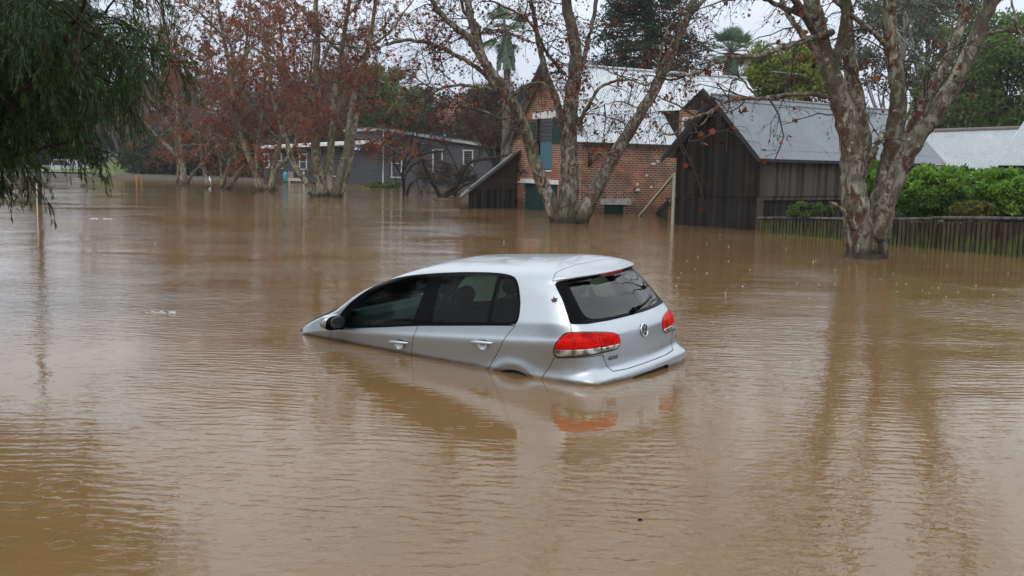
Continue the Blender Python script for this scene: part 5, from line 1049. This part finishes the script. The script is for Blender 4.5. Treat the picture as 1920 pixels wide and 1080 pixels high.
def build_car():
    paint=mat('silver_paint',(.50,.565,.625),.33,.8,coat=.6); paint.node_tree.nodes['Principled BSDF'].inputs['Coat Roughness'].default_value=.04
    n=NT(paint); fl=n.noise(n.co('Object',(1,1,1)),900,2); c=n.ramp(fl,[(.3,(.395,.435,.465)),(.7,(.50,.55,.585))]); 
    dirt=n.noise(n.co('Object',(1,1,2)),5,6,.6); c=n.mix(n.ramp(dirt,[(.56,grey(0)),(.72,grey(.16))]),c,(.36,.31,.25)); gp=n.n('NewGeometry'); sz=n.n('SeparateXYZ'); n.l(gp.outputs['Position'],sz.inputs[0]); tn=n.noise(n.co('Object',(4,4,4)),2,4); film=n.math('SUBTRACT',sz.outputs[2],n.math('MULTIPLY',tn,.03)); fm=n.ramp(film,[(.004,grey(.9)),(.03,grey(0))]); c=n.mix(fm,c,(.17,.115,.065)); n.base(c)
    drops=n.n('TexVoronoi'); n.l(n.co('Object'),drops.inputs['Vector']); drops.inputs['Scale'].default_value=75
    hd=n.ramp(drops.outputs['Distance'],[(.0,grey(1)),(.22,grey(0))]); n.bump(hd,.10,.0012)
    black=mat('black_trim',(.003,.003,.004),.2,spec=.05); rubber=mat('seam_rubber',(.01,.01,.01),.8)
    lining=mat('cabin_lining',(.035,.037,.038),.85); seatm=mat('seat_cloth',(.028,.03,.033),.9); dashm=mat('dash_plastic',(.05,.05,.052),.6)
    glass=mat('tinted_glass',(.02,.03,.03),.02); t=glass.node_tree; b=t.nodes['Principled BSDF']; out=t.nodes['Material Output']
    def pane(m,tint,gl=.02,ior=1.5):
        t=m.node_tree; out=t.nodes['Material Output']; tr=t.nodes.new('ShaderNodeBsdfTransparent'); tr.inputs[0].default_value=(*tint,1)
        g=t.nodes.new('ShaderNodeBsdfGlossy'); g.inputs['Roughness'].default_value=gl; fr=t.nodes.new('ShaderNodeFresnel'); fr.inputs[0].default_value=ior
        mx=t.nodes.new('ShaderNodeMixShader'); t.links.new(fr.outputs[0],mx.inputs[0]); t.links.new(tr.outputs[0],mx.inputs[1]); t.links.new(g.outputs[0],mx.inputs[2]); t.links.new(mx.outputs[0],out.inputs[0])
    pane(glass,(.34,.47,.44),.02,1.24); rglass=mat('rear_glass',(.02,.03,.03),.02); pane(rglass,(.42,.54,.52),.02,1.72)
    chrome=mat('chrome',(.75,.77,.8),.12,1); white=mat('white_plate',(.7,.7,.66),.4)
    red=mat('red_lens',(.62,.012,.010),.25,spec=.04,coat=.06); rn=NT(red)
    cells=rn.n('TexVoronoi'); rn.l(rn.co('Object'),cells.inputs['Vector']); cells.inputs['Scale'].default_value=6; cells.feature='SMOOTH_F1'
    rings=rn.math('SINE',rn.math('MULTIPLY',cells.outputs['Distance'],60.0))
    rc=rn.mix(rn.ramp(rings,[(.0,grey(.45)),(.9,grey(.8))]),(.50,.004,.002),(.80,.012,.006)); bl=rn.noise(rn.co('Object'),11,2); rc=rn.mix(rn.ramp(bl,[(.50,grey(0)),(.66,grey(.75))]),rc,(.22,.004,.004)); rn.base(rc)
    rn.b.inputs['Subsurface Weight'].default_value=0
    clearl=mat('clear_lens',(.62,.62,.58),.18,.5,coat=1); cn=NT(clearl); cc=cn.noise(cn.co('Object',(1,1,1)),16,2); cn.base(cn.ramp(cc,[(.40,(.12,.115,.09)),(.5,(.32,.31,.26)),(.62,(.66,.66,.62))]))
    lampback=mat('lamp_rim',(.05,.008,.010),.2,coat=.5)
    root=bpy.data.objects.new('car',None); COL.objects.link(root)
    root.matrix_world=Matrix([[*CARR[i],CART[i]] for i in range(3)]+[[0,0,0,1]])
    tag(root,'silver five-door hatchback, nose sunk in the brown floodwater, tail raised','car')
    # base grid
    av=np.linspace(0,AMAX,330); bv=np.linspace(0,BMAX,150); A,B=np.meshgrid(av,bv,indexing='ij'); ab=np.stack([A.ravel(),B.ravel()],1)
    i,j=np.meshgrid(np.arange(329),np.arange(149),indexing='ij'); q=(i*150+j).ravel()
    tri=np.concatenate([np.stack([q,q+150,q+151],1),np.stack([q,q+151,q+1],1)])
    shell=PM(ab,tri)
    # orient triangles outward
    X=shell.X; T=shell.t; nn=np.cross(X[T[:,1]]-X[T[:,0]],X[T[:,2]]-X[T[:,0]]); cc=X[T].mean(1)-np.array([1.9,0,.7])
    if ((nn*cc).sum(1)>0).mean()<.5: shell=PM(ab,tri[:,::-1])
    side=lambda p: np.maximum(.50-p.X[:,1],-1)           # only the flank, y>.5
    xz=lambda p: p.X[:,[0,2]]
    DLO=smooth_poly([(3.12,.885),(3.13,.94),(3.09,1.03),(2.98,1.14),(2.83,1.24),(2.67,1.32),(2.48,1.375),(2.25,1.412),(1.97,1.435),(1.63,1.45),(1.37,1.452),(1.18,1.45),(1.01,1.437),(.91,1.41),(.85,1.34),(.795,1.22),(.775,1.12),(.775,1.055),(.80,1.018),(1.2,1.003),(1.96,.968),(2.54,.925),(2.97,.893)],1)
    GF=smooth_poly([(3.02,.915),(3.015,.95),(2.97,1.03),(2.88,1.12),(2.75,1.215),(2.60,1.295),(2.43,1.355),(2.22,1.395),(2.0,1.415),(1.945,1.40),(2.03,.995),(2.06,.97),(2.55,.94),(2.9,.915)],1)
    GR=smooth_poly([(1.79,1.425),(1.55,1.435),(1.32,1.438),(1.14,1.435),(1.125,1.41),(1.125,1.05),(1.14,1.025),(1.75,1.0),(1.80,1.01),(1.785,1.40)],1)
    GQ=smooth_poly([(1.07,1.42),(.98,1.41),(.92,1.375),(.87,1.30),(.815,1.19),(.80,1.1),(.81,1.06),(.85,1.037),(1.05,1.03),(1.085,1.04),(1.09,1.38)],1)
    f_side=lambda poly: (lambda p: np.maximum(sdpoly(xz(p),poly),.50-p.X[:,1]))
    DLOf=f_side(DLO)
    dlo,rest=shell.split(DLOf)
    gf,dlo=dlo.split(f_side(GF)); gr,dlo=dlo.split(f_side(GR)); gq,dlo=dlo.split(f_side(GQ))
    # windscreen
    def wsf(p):
        x,y,z=p.X.T; yl=np.interp(z,[1.0,1.4],[.66,.55]); return np.maximum.reduce([y-yl,2.15-x,1.055-z,z-1.425])
    ws,rest=rest.split(wsf)
    # rear glass
    RGP=[(-.3,.925),(.14,.921),(.419,.921),(.663,.929),(.80,.945),(.822,.955),(.812,1.076),(.811,1.242),(.835,1.43),(.838,1.475),(.80,1.505),(.671,1.53),(.323,1.55),(-.3,1.56)]
    rgf=lambda p: sdpoly(p.ab,RGP)
    rg,rest=rest.split(rgf)
    RGI=smooth_poly([(-.3,.965),(.30,.960),(.46,.966),(.568,.985),(.625,1.03),(.645,1.1),(.652,1.2),(.653,1.30),(.64,1.40),(.60,1.448),(.52,1.46),(.30,1.475),(-.3,1.48)],1)
    rgi,rgb=rg.split(lambda p: sdpoly(p.ab,RGI))
    # lamps
    LAMP=smooth_poly([(1.078,.689),(1.060,.735),(.994,.808),(.934,.855),(.884,.873),(.717,.868),(.443,.823),(.385,.79),(.358,.74),(.364,.69),(.413,.664),(.607,.665),(.764,.661),(.942,.656),(1.06,.655)],1)
    lamp,rest=rest.split(lambda p: sdpoly(p.ab,LAMP))
    lin,lrim=lamp.split(lambda p: sdpoly(p.ab,LAMP)+.012)
    gap=lambda p: np.abs(p.ab[:,0]-np.interp(p.ab[:,1],[.671,.72,.849],[.598,.615,.635]))-.007
    g_,lin=lin.split(gap); lrim=pm_join(lrim,g_)
    lrc=lambda p: np.abs(p.ab[:,1]-np.interp(p.ab[:,0],[.377,.52,.638],[.711,.711,.719]))-.003
    g_,lin=lin.split(lrc); lrim=pm_join(lrim,g_)
    lclear,lred=lin.split(lambda p: p.ab[:,1]-np.interp(p.ab[:,0],[.377,.52,.638],[.711,.711,.719]))
    # wheel arches (front one lies under water)
    arch=lambda c: (lambda p: np.maximum(np.hypot(p.X[:,0]-c[0],p.X[:,2]-c[1])-.352,.6-p.X[:,1]))
    _,rest=rest.split(arch(ARC)); _,rest=rest.split(arch((3.33,.262)))
    # plate recess in the bumper
    REC=smooth_poly([(-.5,.20),(-.5,.405),(.215,.405),(.25,.393),(.26,.36),(.26,.20)],1)
    rec,rest=rest.split(lambda p: sdpoly(p.ab,REC))
    seams=[]
    def carve(p,f,w=.0032):
        ins,o=p.split(lambda q:f(q)+w); band,outp=o.split(lambda q:f(q)-w); seams.append(band); return ins,outp
    # tailgate
    TGP=[(-.5,1.80),(.43,1.782),(.708,1.735),(.868,1.66),(.913,1.605),(.920,1.546),(.86,1.47),(.822,1.43),(.800,1.281),(.797,1.13),(.80,1.023),(.828,.93),(.86,.86),(.75,.80),(.62,.74),(.59,.67),(.569,.616),(.531,.553),(.488,.515),(.451,.494),(.295,.483),(-.5,.483)]
    tgf=lambda p: sdpoly(p.ab,TGP)
    tg,rest=carve(rest,tgf)
    # doors
    FD=[(1.885,1.47),(1.89,1.44),(1.965,.965),(2.0,.87),(2.06,.71),(2.10,.30),(3.30,.30),(3.30,.70),(3.26,.77),(3.205,.84),(3.16,.90),(3.13,1.02),(2.86,1.27),(2.55,1.395),(2.2,1.44)]
    RD=[(1.885,1.47),(1.89,1.44),(1.965,.965),(2.0,.87),(2.06,.71),(2.10,.30),(1.28,.30),(1.18,.54),(1.13,.60),(1.0,.76),(.89,.92),(.80,1.018),(.82,1.2),(.9,1.38),(1.0,1.42)]
    dl=lambda poly:(lambda p: np.maximum(sdpoly(xz(p),poly),.45-p.X[:,1]))
    low=lambda poly:(lambda p: np.maximum(np.maximum(sdpoly(xz(p),poly),.45-p.X[:,1]),DLOf(p)*0-1))
    def doorf(poly):
        def f(p):
            return np.maximum(sdpoly(xz(p),poly),.45-p.X[:,1])
        return f
    # keep the doors below the window line so that no seam runs over the pillars
    belt=lambda p: p.X[:,2]-np.interp(p.X[:,0],[.8,1.2,1.96,2.54,2.97,3.2],[1.03,1.02,.99,.945,.91,.90])
    fd,rest=carve(rest,lambda p: np.maximum(doorf(FD)(p),belt(p)))
    rd,rest=carve(rest,lambda p: np.maximum(doorf(RD)(p),belt(p)))
    # bonnet
    def hoodf(p):
        x,y,z=p.X.T; return np.maximum(y-np.interp(x,[3.2,3.5,4.0],[.735,.69,.62]),np.maximum(3.30-x,.55-z))
    hood,rest=carve(rest,hoodf,.006)
    # rear bumper
    BUP=[(-.5,.483),(.451,.494),(.488,.515),(.531,.553),(.569,.616),(.60,.655),(.764,.655),(.942,.652),(1.065,.650),(1.071,.650),(1.126,.568),(1.262,.451),(1.36,.36),(1.45,.2),(1.5,-.2),(-.5,-.2)]
    bump,rest=carve(rest,lambda p: sdpoly(p.ab,BUP),.0028)
    body=rest
    S2=(1,-1)
    O=lambda *a,**k: pm_obj(*a,**k)
    O('body',body,paint,root,sides=S2)
    O('bonnet',hood,paint,root,sides=S2,off=.012)
    tgo=O('tailgate',tg,paint,root,sides=S2)
    O('bumper',bump,paint,root,sides=S2)
    O('plate_recess',rec,black,root,sides=S2,off=-.045)
    O('window_surround',dlo,black,root,sides=S2,off=-.004)
    O('windscreen',ws,glass,root,sides=S2,off=-.002)
    O('seam',pm_join(*seams),rubber,root,sides=S2,off=-.0035)
    rgo=O('rear_window',rgi,rglass,root,sides=S2,off=.001)
    O('window_border',rgb,black,rgo,sides=S2,off=.001)
    for s in S2:
        d=O('front_door',fd,paint,root,sides=(s,)); O('window',gf,glass,d,sides=(s,),off=-.006)
        r=O('rear_door',rd,paint,root,sides=(s,)); O('window',gr,glass,r,sides=(s,),off=-.006); O('quarter_window',gq,glass,r,sides=(s,),off=-.006)
        tl=O('tail_light',lrim,lampback,root,sides=(s,),off=.002); O('red_lens',lred,red,tl,sides=(s,),off=.006,edge=.006); O('clear_lens',lclear,clearl,tl,sides=(s,),off=.006,edge=.006)
        # handles
        for dd,hx,hz,nm in ((d,2.205,.795,'f'),(r,1.16,.85,'r')):
            if s<0: pass
            hy=.902 if nm=='f' else .893
            m=MB(); pts=[]; rs=[]
            for k in range(15):
                t=k/14; x=hx-.128+.256*t; yy=hy+.028*min(1,math.sin(PI*t)**.5*1.15); pts.append((x,yy*s,hz+.006*math.sin(PI*t))); rs.append(.010+.0055*math.sin(PI*t))
            m.tube(pts,rs,10)
            V=[]
            for k in range(13):   # cup under the grip
                for l in range(7):
                    a=PI+PI*k/12; rr=l/6; V.append((hx-.005+.062*rr*math.cos(a),(hy-.006+.012*rr*rr)*s,hz-.008+.058*rr*math.sin(a)))
            fc=[(k*7+l,k*7+l+1,(k+1)*7+l+1,(k+1)*7+l) for k in range(12) for l in range(6)]
            hm=m.build('door_handle',HANDLE,dd,smooth=True)
            c=MB(); c.add(V,fc); 
            cp=c.build('handle_cup',HANDLE,dd,smooth=True)
            sh=MB(); sh.ball((hx,(hy-.004)*s,hz+.010),1,sc=(.066,.008,.017),nu=16,nv=10); sh.build('handle_gap',rubber,dd,smooth=True)
    # belt strip in bright metal under the windows
    for s in S2:
        m=MB(); xs=np.linspace(.82,2.95,40); zb=np.interp(xs,[.8,1.2,1.96,2.54,2.97],[1.016,1.001,.966,.923,.891])
        pts=[]
        for x,z in zip(xs,zb):
            k=np.argmin(np.abs(shell.X[:,0]-x)*1+np.abs(shell.X[:,2]-z)+ (shell.X[:,1]<.5)*9); pts.append((x,s*(shell.X[k,1]+.001),z))
        P=np.array(pts); P[:,1]=s*np.interp(xs,[.82,1.2,1.6,2.0,2.4,2.95],[np.abs(P[np.argmin(np.abs(xs-q)),1]) for q in (.82,1.2,1.6,2.0,2.4,2.95)])
        m.tube(P,.0055,6); m.build('belt_strip',black,root,smooth=True)
    # cabin lining: the same shell a little smaller, with bigger window holes
    ff=lambda p: np.minimum.reduce([f_side(GF)(p),f_side(GR)(p),f_side(GQ)(p),sdpoly(p.ab,RGI),wsf(p)])
    _,li=shell.split(ff); _,li=li.split(lambda p: np.maximum(p.ab[:,0]-.95,.9-p.ab[:,1]))
    pm_obj('cabin_lining',li,lining,root,off=-.035,sides=S2)
    # seats, wheel, dash
    def seat(x,y,w=.50):
        sm=MB(); n_=8
        def slab(c0,c1,wd,th,nm):
            c0=np.array(c0,float); c1=np.array(c1,float); V=[];F=[]
            for k in range(9):
                t=k/8; c=c0*(1-t)+c1*t; ww=wd*(.86+.14*math.sin(PI*min(1,max(0,t*.9+.1)))); 
                for l in range(12):
                    a=2*PI*l/12; V.append((c[0]+th*math.copysign(abs(math.cos(a))**.7,math.cos(a)),c[1]+ww/2*math.copysign(abs(math.sin(a))**.6,math.sin(a)),c[2]))
            F=[(k*12+l,k*12+(l+1)%12,(k+1)*12+(l+1)%12,(k+1)*12+l) for k in range(8) for l in range(12)]+[tuple(range(11,-1,-1)),tuple(96+l for l in range(12))]
            sm.add(V,F)
        slab((x,y,.45),(x-.20,y,1.07),w,.07,'b'); sm.box((x-.05,y-w/2,.34),(x+.45,y+w/2,.48))
        o=sm.build('seat',seatm,root,smooth=False); h=MB(); h.ball((x-.235,y,1.19),1,sc=(.05,.14,.095),nu=14,nv=10); h.bar((x-.21,y-.05,1.05),(x-.22,y-.05,1.15),.012,.012); h.bar((x-.21,y+.05,1.05),(x-.22,y+.05,1.15),.012,.012); h.build('headrest',seatm,o,smooth=True)
    seat(2.02,.36); seat(2.02,-.36); seat(1.18,.34,.46); seat(1.18,-.34,.46)
    d=MB(); V=[]
    prof=[(3.25,1.02),(2.98,1.04),(2.80,1.0),(2.72,.92),(2.76,.75),(3.0,.6)]
    d.prism([(x,-.74,z) for x,z in prof],(0,1.48,0)); d.build('dashboard',dashm,root)
    w=MB(); th=np.linspace(0,2*PI,25); c=np.array([2.62,-.36,.97]); ax=np.array([math.cos(.4),0,math.sin(.4)]) ; u=np.array([0,1,0.]); v=np.cross(ax,u)
    w.tube([c+.185*(math.cos(a)*u+math.sin(a)*v) for a in th],.015,6,cap=False); w.bar(c-.17*u,c+.17*u,.03,.04); w.bar(c,c+.16*v,.03,.03); w.bar(c,c+.25*ax,.05,.05); w.build('steering_wheel',dashm,root,smooth=True)
    g=MB(); g.box((.45,-.62,.94),(1.02,.62,.965)); g.build('parcel_shelf',lining,root)
    # mirrors
    def sball(m,c,r,sc,e=.75,nu=26,nv=16):
        V=[]; S=lambda v:math.copysign(abs(v)**e,v)
        for a in range(nv+1):
            t=PI*a/nv
            for b in range(nu):
                p=2*PI*b/nu; V.append((c[0]+sc[0]*S(math.sin(t))*S(math.cos(p)),c[1]+sc[1]*S(math.sin(t))*S(math.sin(p)),c[2]+sc[2]*S(math.cos(t))))
        m.add(V,[(a*nu+b,(a+1)*nu+b,(a+1)*nu+(b+1)%nu,a*nu+(b+1)%nu) for a in range(nv) for b in range(nu)])
    for s in S2:
        c=np.array([3.06,s*.985,.975])
        m=MB(); sball(m,c,1,(.085,.118,.072)); o=m.build('wing_mirror',paint,root,smooth=True)
        m=MB(); sball(m,c+np.array([-.040,-.006*s,-.012]),1,(.068,.114,.074)); m.build('mirror_back',black,o,smooth=True)
        m=MB(); m.bar((3.08,s*.83,.885),(3.05,s*.95,.915),.12,.05); sball(m,np.array([3.05,s*.965,.915]),1,(.075,.075,.03)); m.build('mirror_foot',black,o)
        m=MB(); sball(m,c+np.array([-.100,-.006*s,-.006]),1,(.012,.095,.058)); m.build('mirror_glass',mat('mirror_glass',(.03,.035,.04),.08,coat=.3),o,smooth=True)
    # badge on the tailgate (ring, two letters), name and engine letters
    k=surf(np.array([0.]),np.array([.762]))[0]; n0=carnorm(np.array([[0.02,.762]]))[0]; n0[1]=0; n0/=np.linalg.norm(n0)
    U=np.array([0,-1.,0]); Vv=np.cross(n0,U); Vv=Vv if Vv[2]>0 else -Vv
    def bd(x,y,h=0): return k+n0*(.006+h)+U*x*.056+Vv*y*.056
    m=MB(); m.tube([bd(math.cos(a),math.sin(a)) for a in np.linspace(0,2*PI,33)],.0055,8,cap=False)
    for P in ([(-.42,.86),(0,.08),(.42,.86)],[(-.86,.42),(-.42,-.82),(0,.02),(.42,-.82),(.86,.42)]):
        for a,b in zip(P[:-1],P[1:]): m.bar(bd(*a,.001),bd(*b,.001),.0075,.006,up=n0)
    eb=m.build('emblem',chrome,root,smooth=False)
    m=MB(); m.add([bd(0,0,-.003)]+[bd(math.cos(a),math.sin(a),-.003) for a in np.linspace(0,2*PI,33)[:-1]],[(0,i+1,(i+1)%32+1) for i in range(32)]); m.build('emblem_field',mat('emblem_black',(.006,.006,.007),.5,spec=.2),eb)
    def letters(txt,a,b,size,m,nm,s=1):
        X=surf(np.array([a]),np.array([b]))[0]; n1=carnorm(np.array([[a,b]]))[0]; X[1]*=s; n1[1]*=s
        zz=np.array([0,0,1.]); right=np.cross(zz,n1); right/=np.linalg.norm(right); up=np.cross(n1,right)
        cu=bpy.data.curves.new(nm,'FONT'); cu.body=txt; cu.size=size; cu.extrude=.0025; cu.offset=.0014; cu.align_x='CENTER'; cu.align_y='CENTER'; cu.space_character=1.12
        to=bpy.data.objects.new(nm,cu); COL.objects.link(to); bpy.context.view_layer.update(); dg=bpy.context.evaluated_depsgraph_get()
        me=bpy.data.meshes.new_from_object(to.evaluated_get(dg)); bpy.data.objects.remove(to); me.name=nm; me.materials.clear(); me.materials.append(m)
        o=bpy.data.objects.new(nm,me); COL.objects.link(o); o.parent=root; X=X+n1*.004
        o.matrix_local=Matrix([[right[i],up[i],n1[i],X[i]] for i in range(3)]+[[0,0,0,1]]); return o
    letters('GOLF',.455,.607,.045,BADGE,'name_lettering'); 
    letters('1.4',.66,.60,.034,BADGE,'engine_lettering',-1) 
    # high brake light, wiper, plate
    P=[surf(np.array([a]),np.array([1.548]))[0]+np.array([-.004,0,-.006]) for a in np.linspace(0,.22,10)]
    P=[p*np.array([1,-1,1]) for p in P[::-1]]+P[1:]; m=MB()
    for p0,p1 in zip(P[:-1],P[1:]): m.bar(p0,p1,.02,.024)
    m.build('brake_light',mat('dark_red_lens',(.22,.006,.006),.2),root)
    rgp=lambda a,b,h,s=1: (surf(np.array([a]),np.array([b]))[0]+carnorm(np.array([[a,b]]))[0]*h)*np.array([1,s,1])
    m=MB(); m.ball(rgp(.02,.965,.02),.026,nu=12,nv=8,sc=(1,1.2,1)); pts=[rgp(0.02,.97,.032),rgp(.12,.995,.03,-1),rgp(.30,1.03,.02,-1),rgp(.50,1.075,.012,-1)]; m.tube(pts,[.012,.010,.007,.005],8); m.tube([p+np.array([.0,0,-.010]) for p in pts[1:]],.004,6); m.build('rear_wiper',black,root,smooth=True)
    m=MB(); pc=[-.005,0,.40]; m.box((-.012,-.19,.30),(.0,.19,.415)); pl=m.build('number_plate',white,root)
    m=MB(); m.box((-.045,-.26,.425),(.02,.26,.445)); m.build('plate_lamp_bar',black,root)
    # wheels (mostly under the water)
    tyre=mat('tyre',(.015,.015,.015),.85)
    for wx in (ARC[0],3.33):
        for s in S2:
            m=MB(); prof=[(.20,.05),(.29,.06),(.315,.085),(.318,.11),(.318,.19),(.30,.215),(.20,.215)]; V=[];n_=32
            for r_,yy in prof:
                for k in range(n_): a=2*PI*k/n_; V.append((wx+r_*math.cos(a),s*(.87-yy+.05),.30+r_*math.sin(a)))
            F=[(i*n_+j,i*n_+(j+1)%n_,(i+1)*n_+(j+1)%n_,(i+1)*n_+j) for i in range(len(prof)-1) for j in range(n_)]
            m.add(V,F); wh=m.build('wheel',tyre,root,smooth=True)
            m=MB()
            for k in range(5):
                a=2*PI*k/5; m.bar((wx,s*.83,.30),(wx+.2*math.cos(a),s*.85,.30+.2*math.sin(a)),.05,.03)
            m.tube([(wx+.2*math.cos(a),s*.85,.30+.2*math.sin(a)) for a in np.linspace(0,2*PI,29)],.014,6,cap=False); m.build('rim',chrome,wh,smooth=True)
        # wheel well
    for wx in (ARC[0],3.33):
        for s in S2:
            m=MB(); V=[];n_=18
            for k in range(n_+1):
                a=PI*k/n_
                for yy in (.86,.55): V.append((wx+.365*math.cos(a),s*yy,.268+.365*math.sin(a)))
            m.add(V,[(2*k,2*k+1,2*k+3,2*k+2) for k in range(n_)]); m.build('wheel_well',rubber,root)
    return root
HANDLE=mat('handle_paint',(.62,.67,.72),.28,.6,coat=.6); BADGE=mat('badge_metal',(.25,.25,.26),.25,1)
CAR=build_car()
_M=np.array(CARR); _p=surf(np.array([.90]),np.array([1.255]))[0]; _n0=carnorm(np.array([[.90,1.255]]))[0]
star_leaf('leaf','dark red star-shaped leaf stuck to the rear pillar of the silver car',_M@_p+CART,_M@_n0,np.array([0.3,0,-1.]),.055,mat('red_leaf',(.09,.018,.014),.6))
# ------------------------------------------------------------ rain splashes, floating bits, haze
rng=np.random.default_rng(12); m=MB(); sp=mat('splash',(.42,.38,.34),.1,spec=.6)
for k in range(70):
    px=rng.uniform(1180,1900) if k<56 else rng.uniform(200,1100); py=rng.uniform(440,560) if k<56 else rng.uniform(380,470); p=onz(px,py)
    if abs(p[0]-1.3)<2.2 and abs(p[1]-9)<2.5: continue
    big=k%14==0; h=.06 if big else rng.uniform(.008,.02); r=.012 if big else rng.uniform(.006,.012); m.tube([p,p+[0,0,h*.5],p+[0,0,h]],[r*1.5,r*.5,r*.15],6); m.ball(p+[rng.normal(0,.02),0,h*1.5],r*.45,nu=6,nv=4)
o=m.build('rain_splashes',sp,smooth=True); tag(o,kind='stuff')
for k,(px,py,w,l,lb) in enumerate(((308,586,.22,.09,'small pale patch of froth floating left of the car'),(192,410,.35,.10,'thin streak of froth on the far water near the lamp post'))):
    p=onz(px,py); m=MB(); R=np.random.default_rng(k+3)
    for q in range(22): a=R.uniform(0,2*PI); d=R.random()**.5; m.ball(p+[w*d*math.cos(a),l*d*math.sin(a),.0],R.uniform(.006,.018),nu=6,nv=4,sc=(1.6,1.2,.5))
    o=m.build('froth',mat('froth',(.6,.58,.54),.5),smooth=True,origin=tuple(p)); tag(o,lb,'froth')
p=onz(1200,976); m=MB(); m.tube([p+[-.012,0,.002],p+[.0,.004,.007],p+[.014,0,.002]],[.004,.007,.003],6); o=m.build('floating_twig',MB_DARK,origin=tuple(p)); tag(o,'tiny dark bit of debris floating in the near water','debris')
hz=MB(); hz.box((-260,-60,-6),(260,230,38)); o=hz.build('haze',None); o.data.materials.clear(); hm=bpy.data.materials.new('rain_haze'); hm.use_nodes=True; t=hm.node_tree; t.nodes.clear(); out=t.nodes.new('ShaderNodeOutputMaterial'); v=t.nodes.new('ShaderNodeVolumePrincipled'); v.inputs['Color'].default_value=(.97,.97,.97,1); v.inputs['Density'].default_value=.00045; v.inputs['Anisotropy'].default_value=.2; t.links.new(v.outputs[0],out.inputs['Volume']); o.data.materials.append(hm); tag(o,kind='stuff')
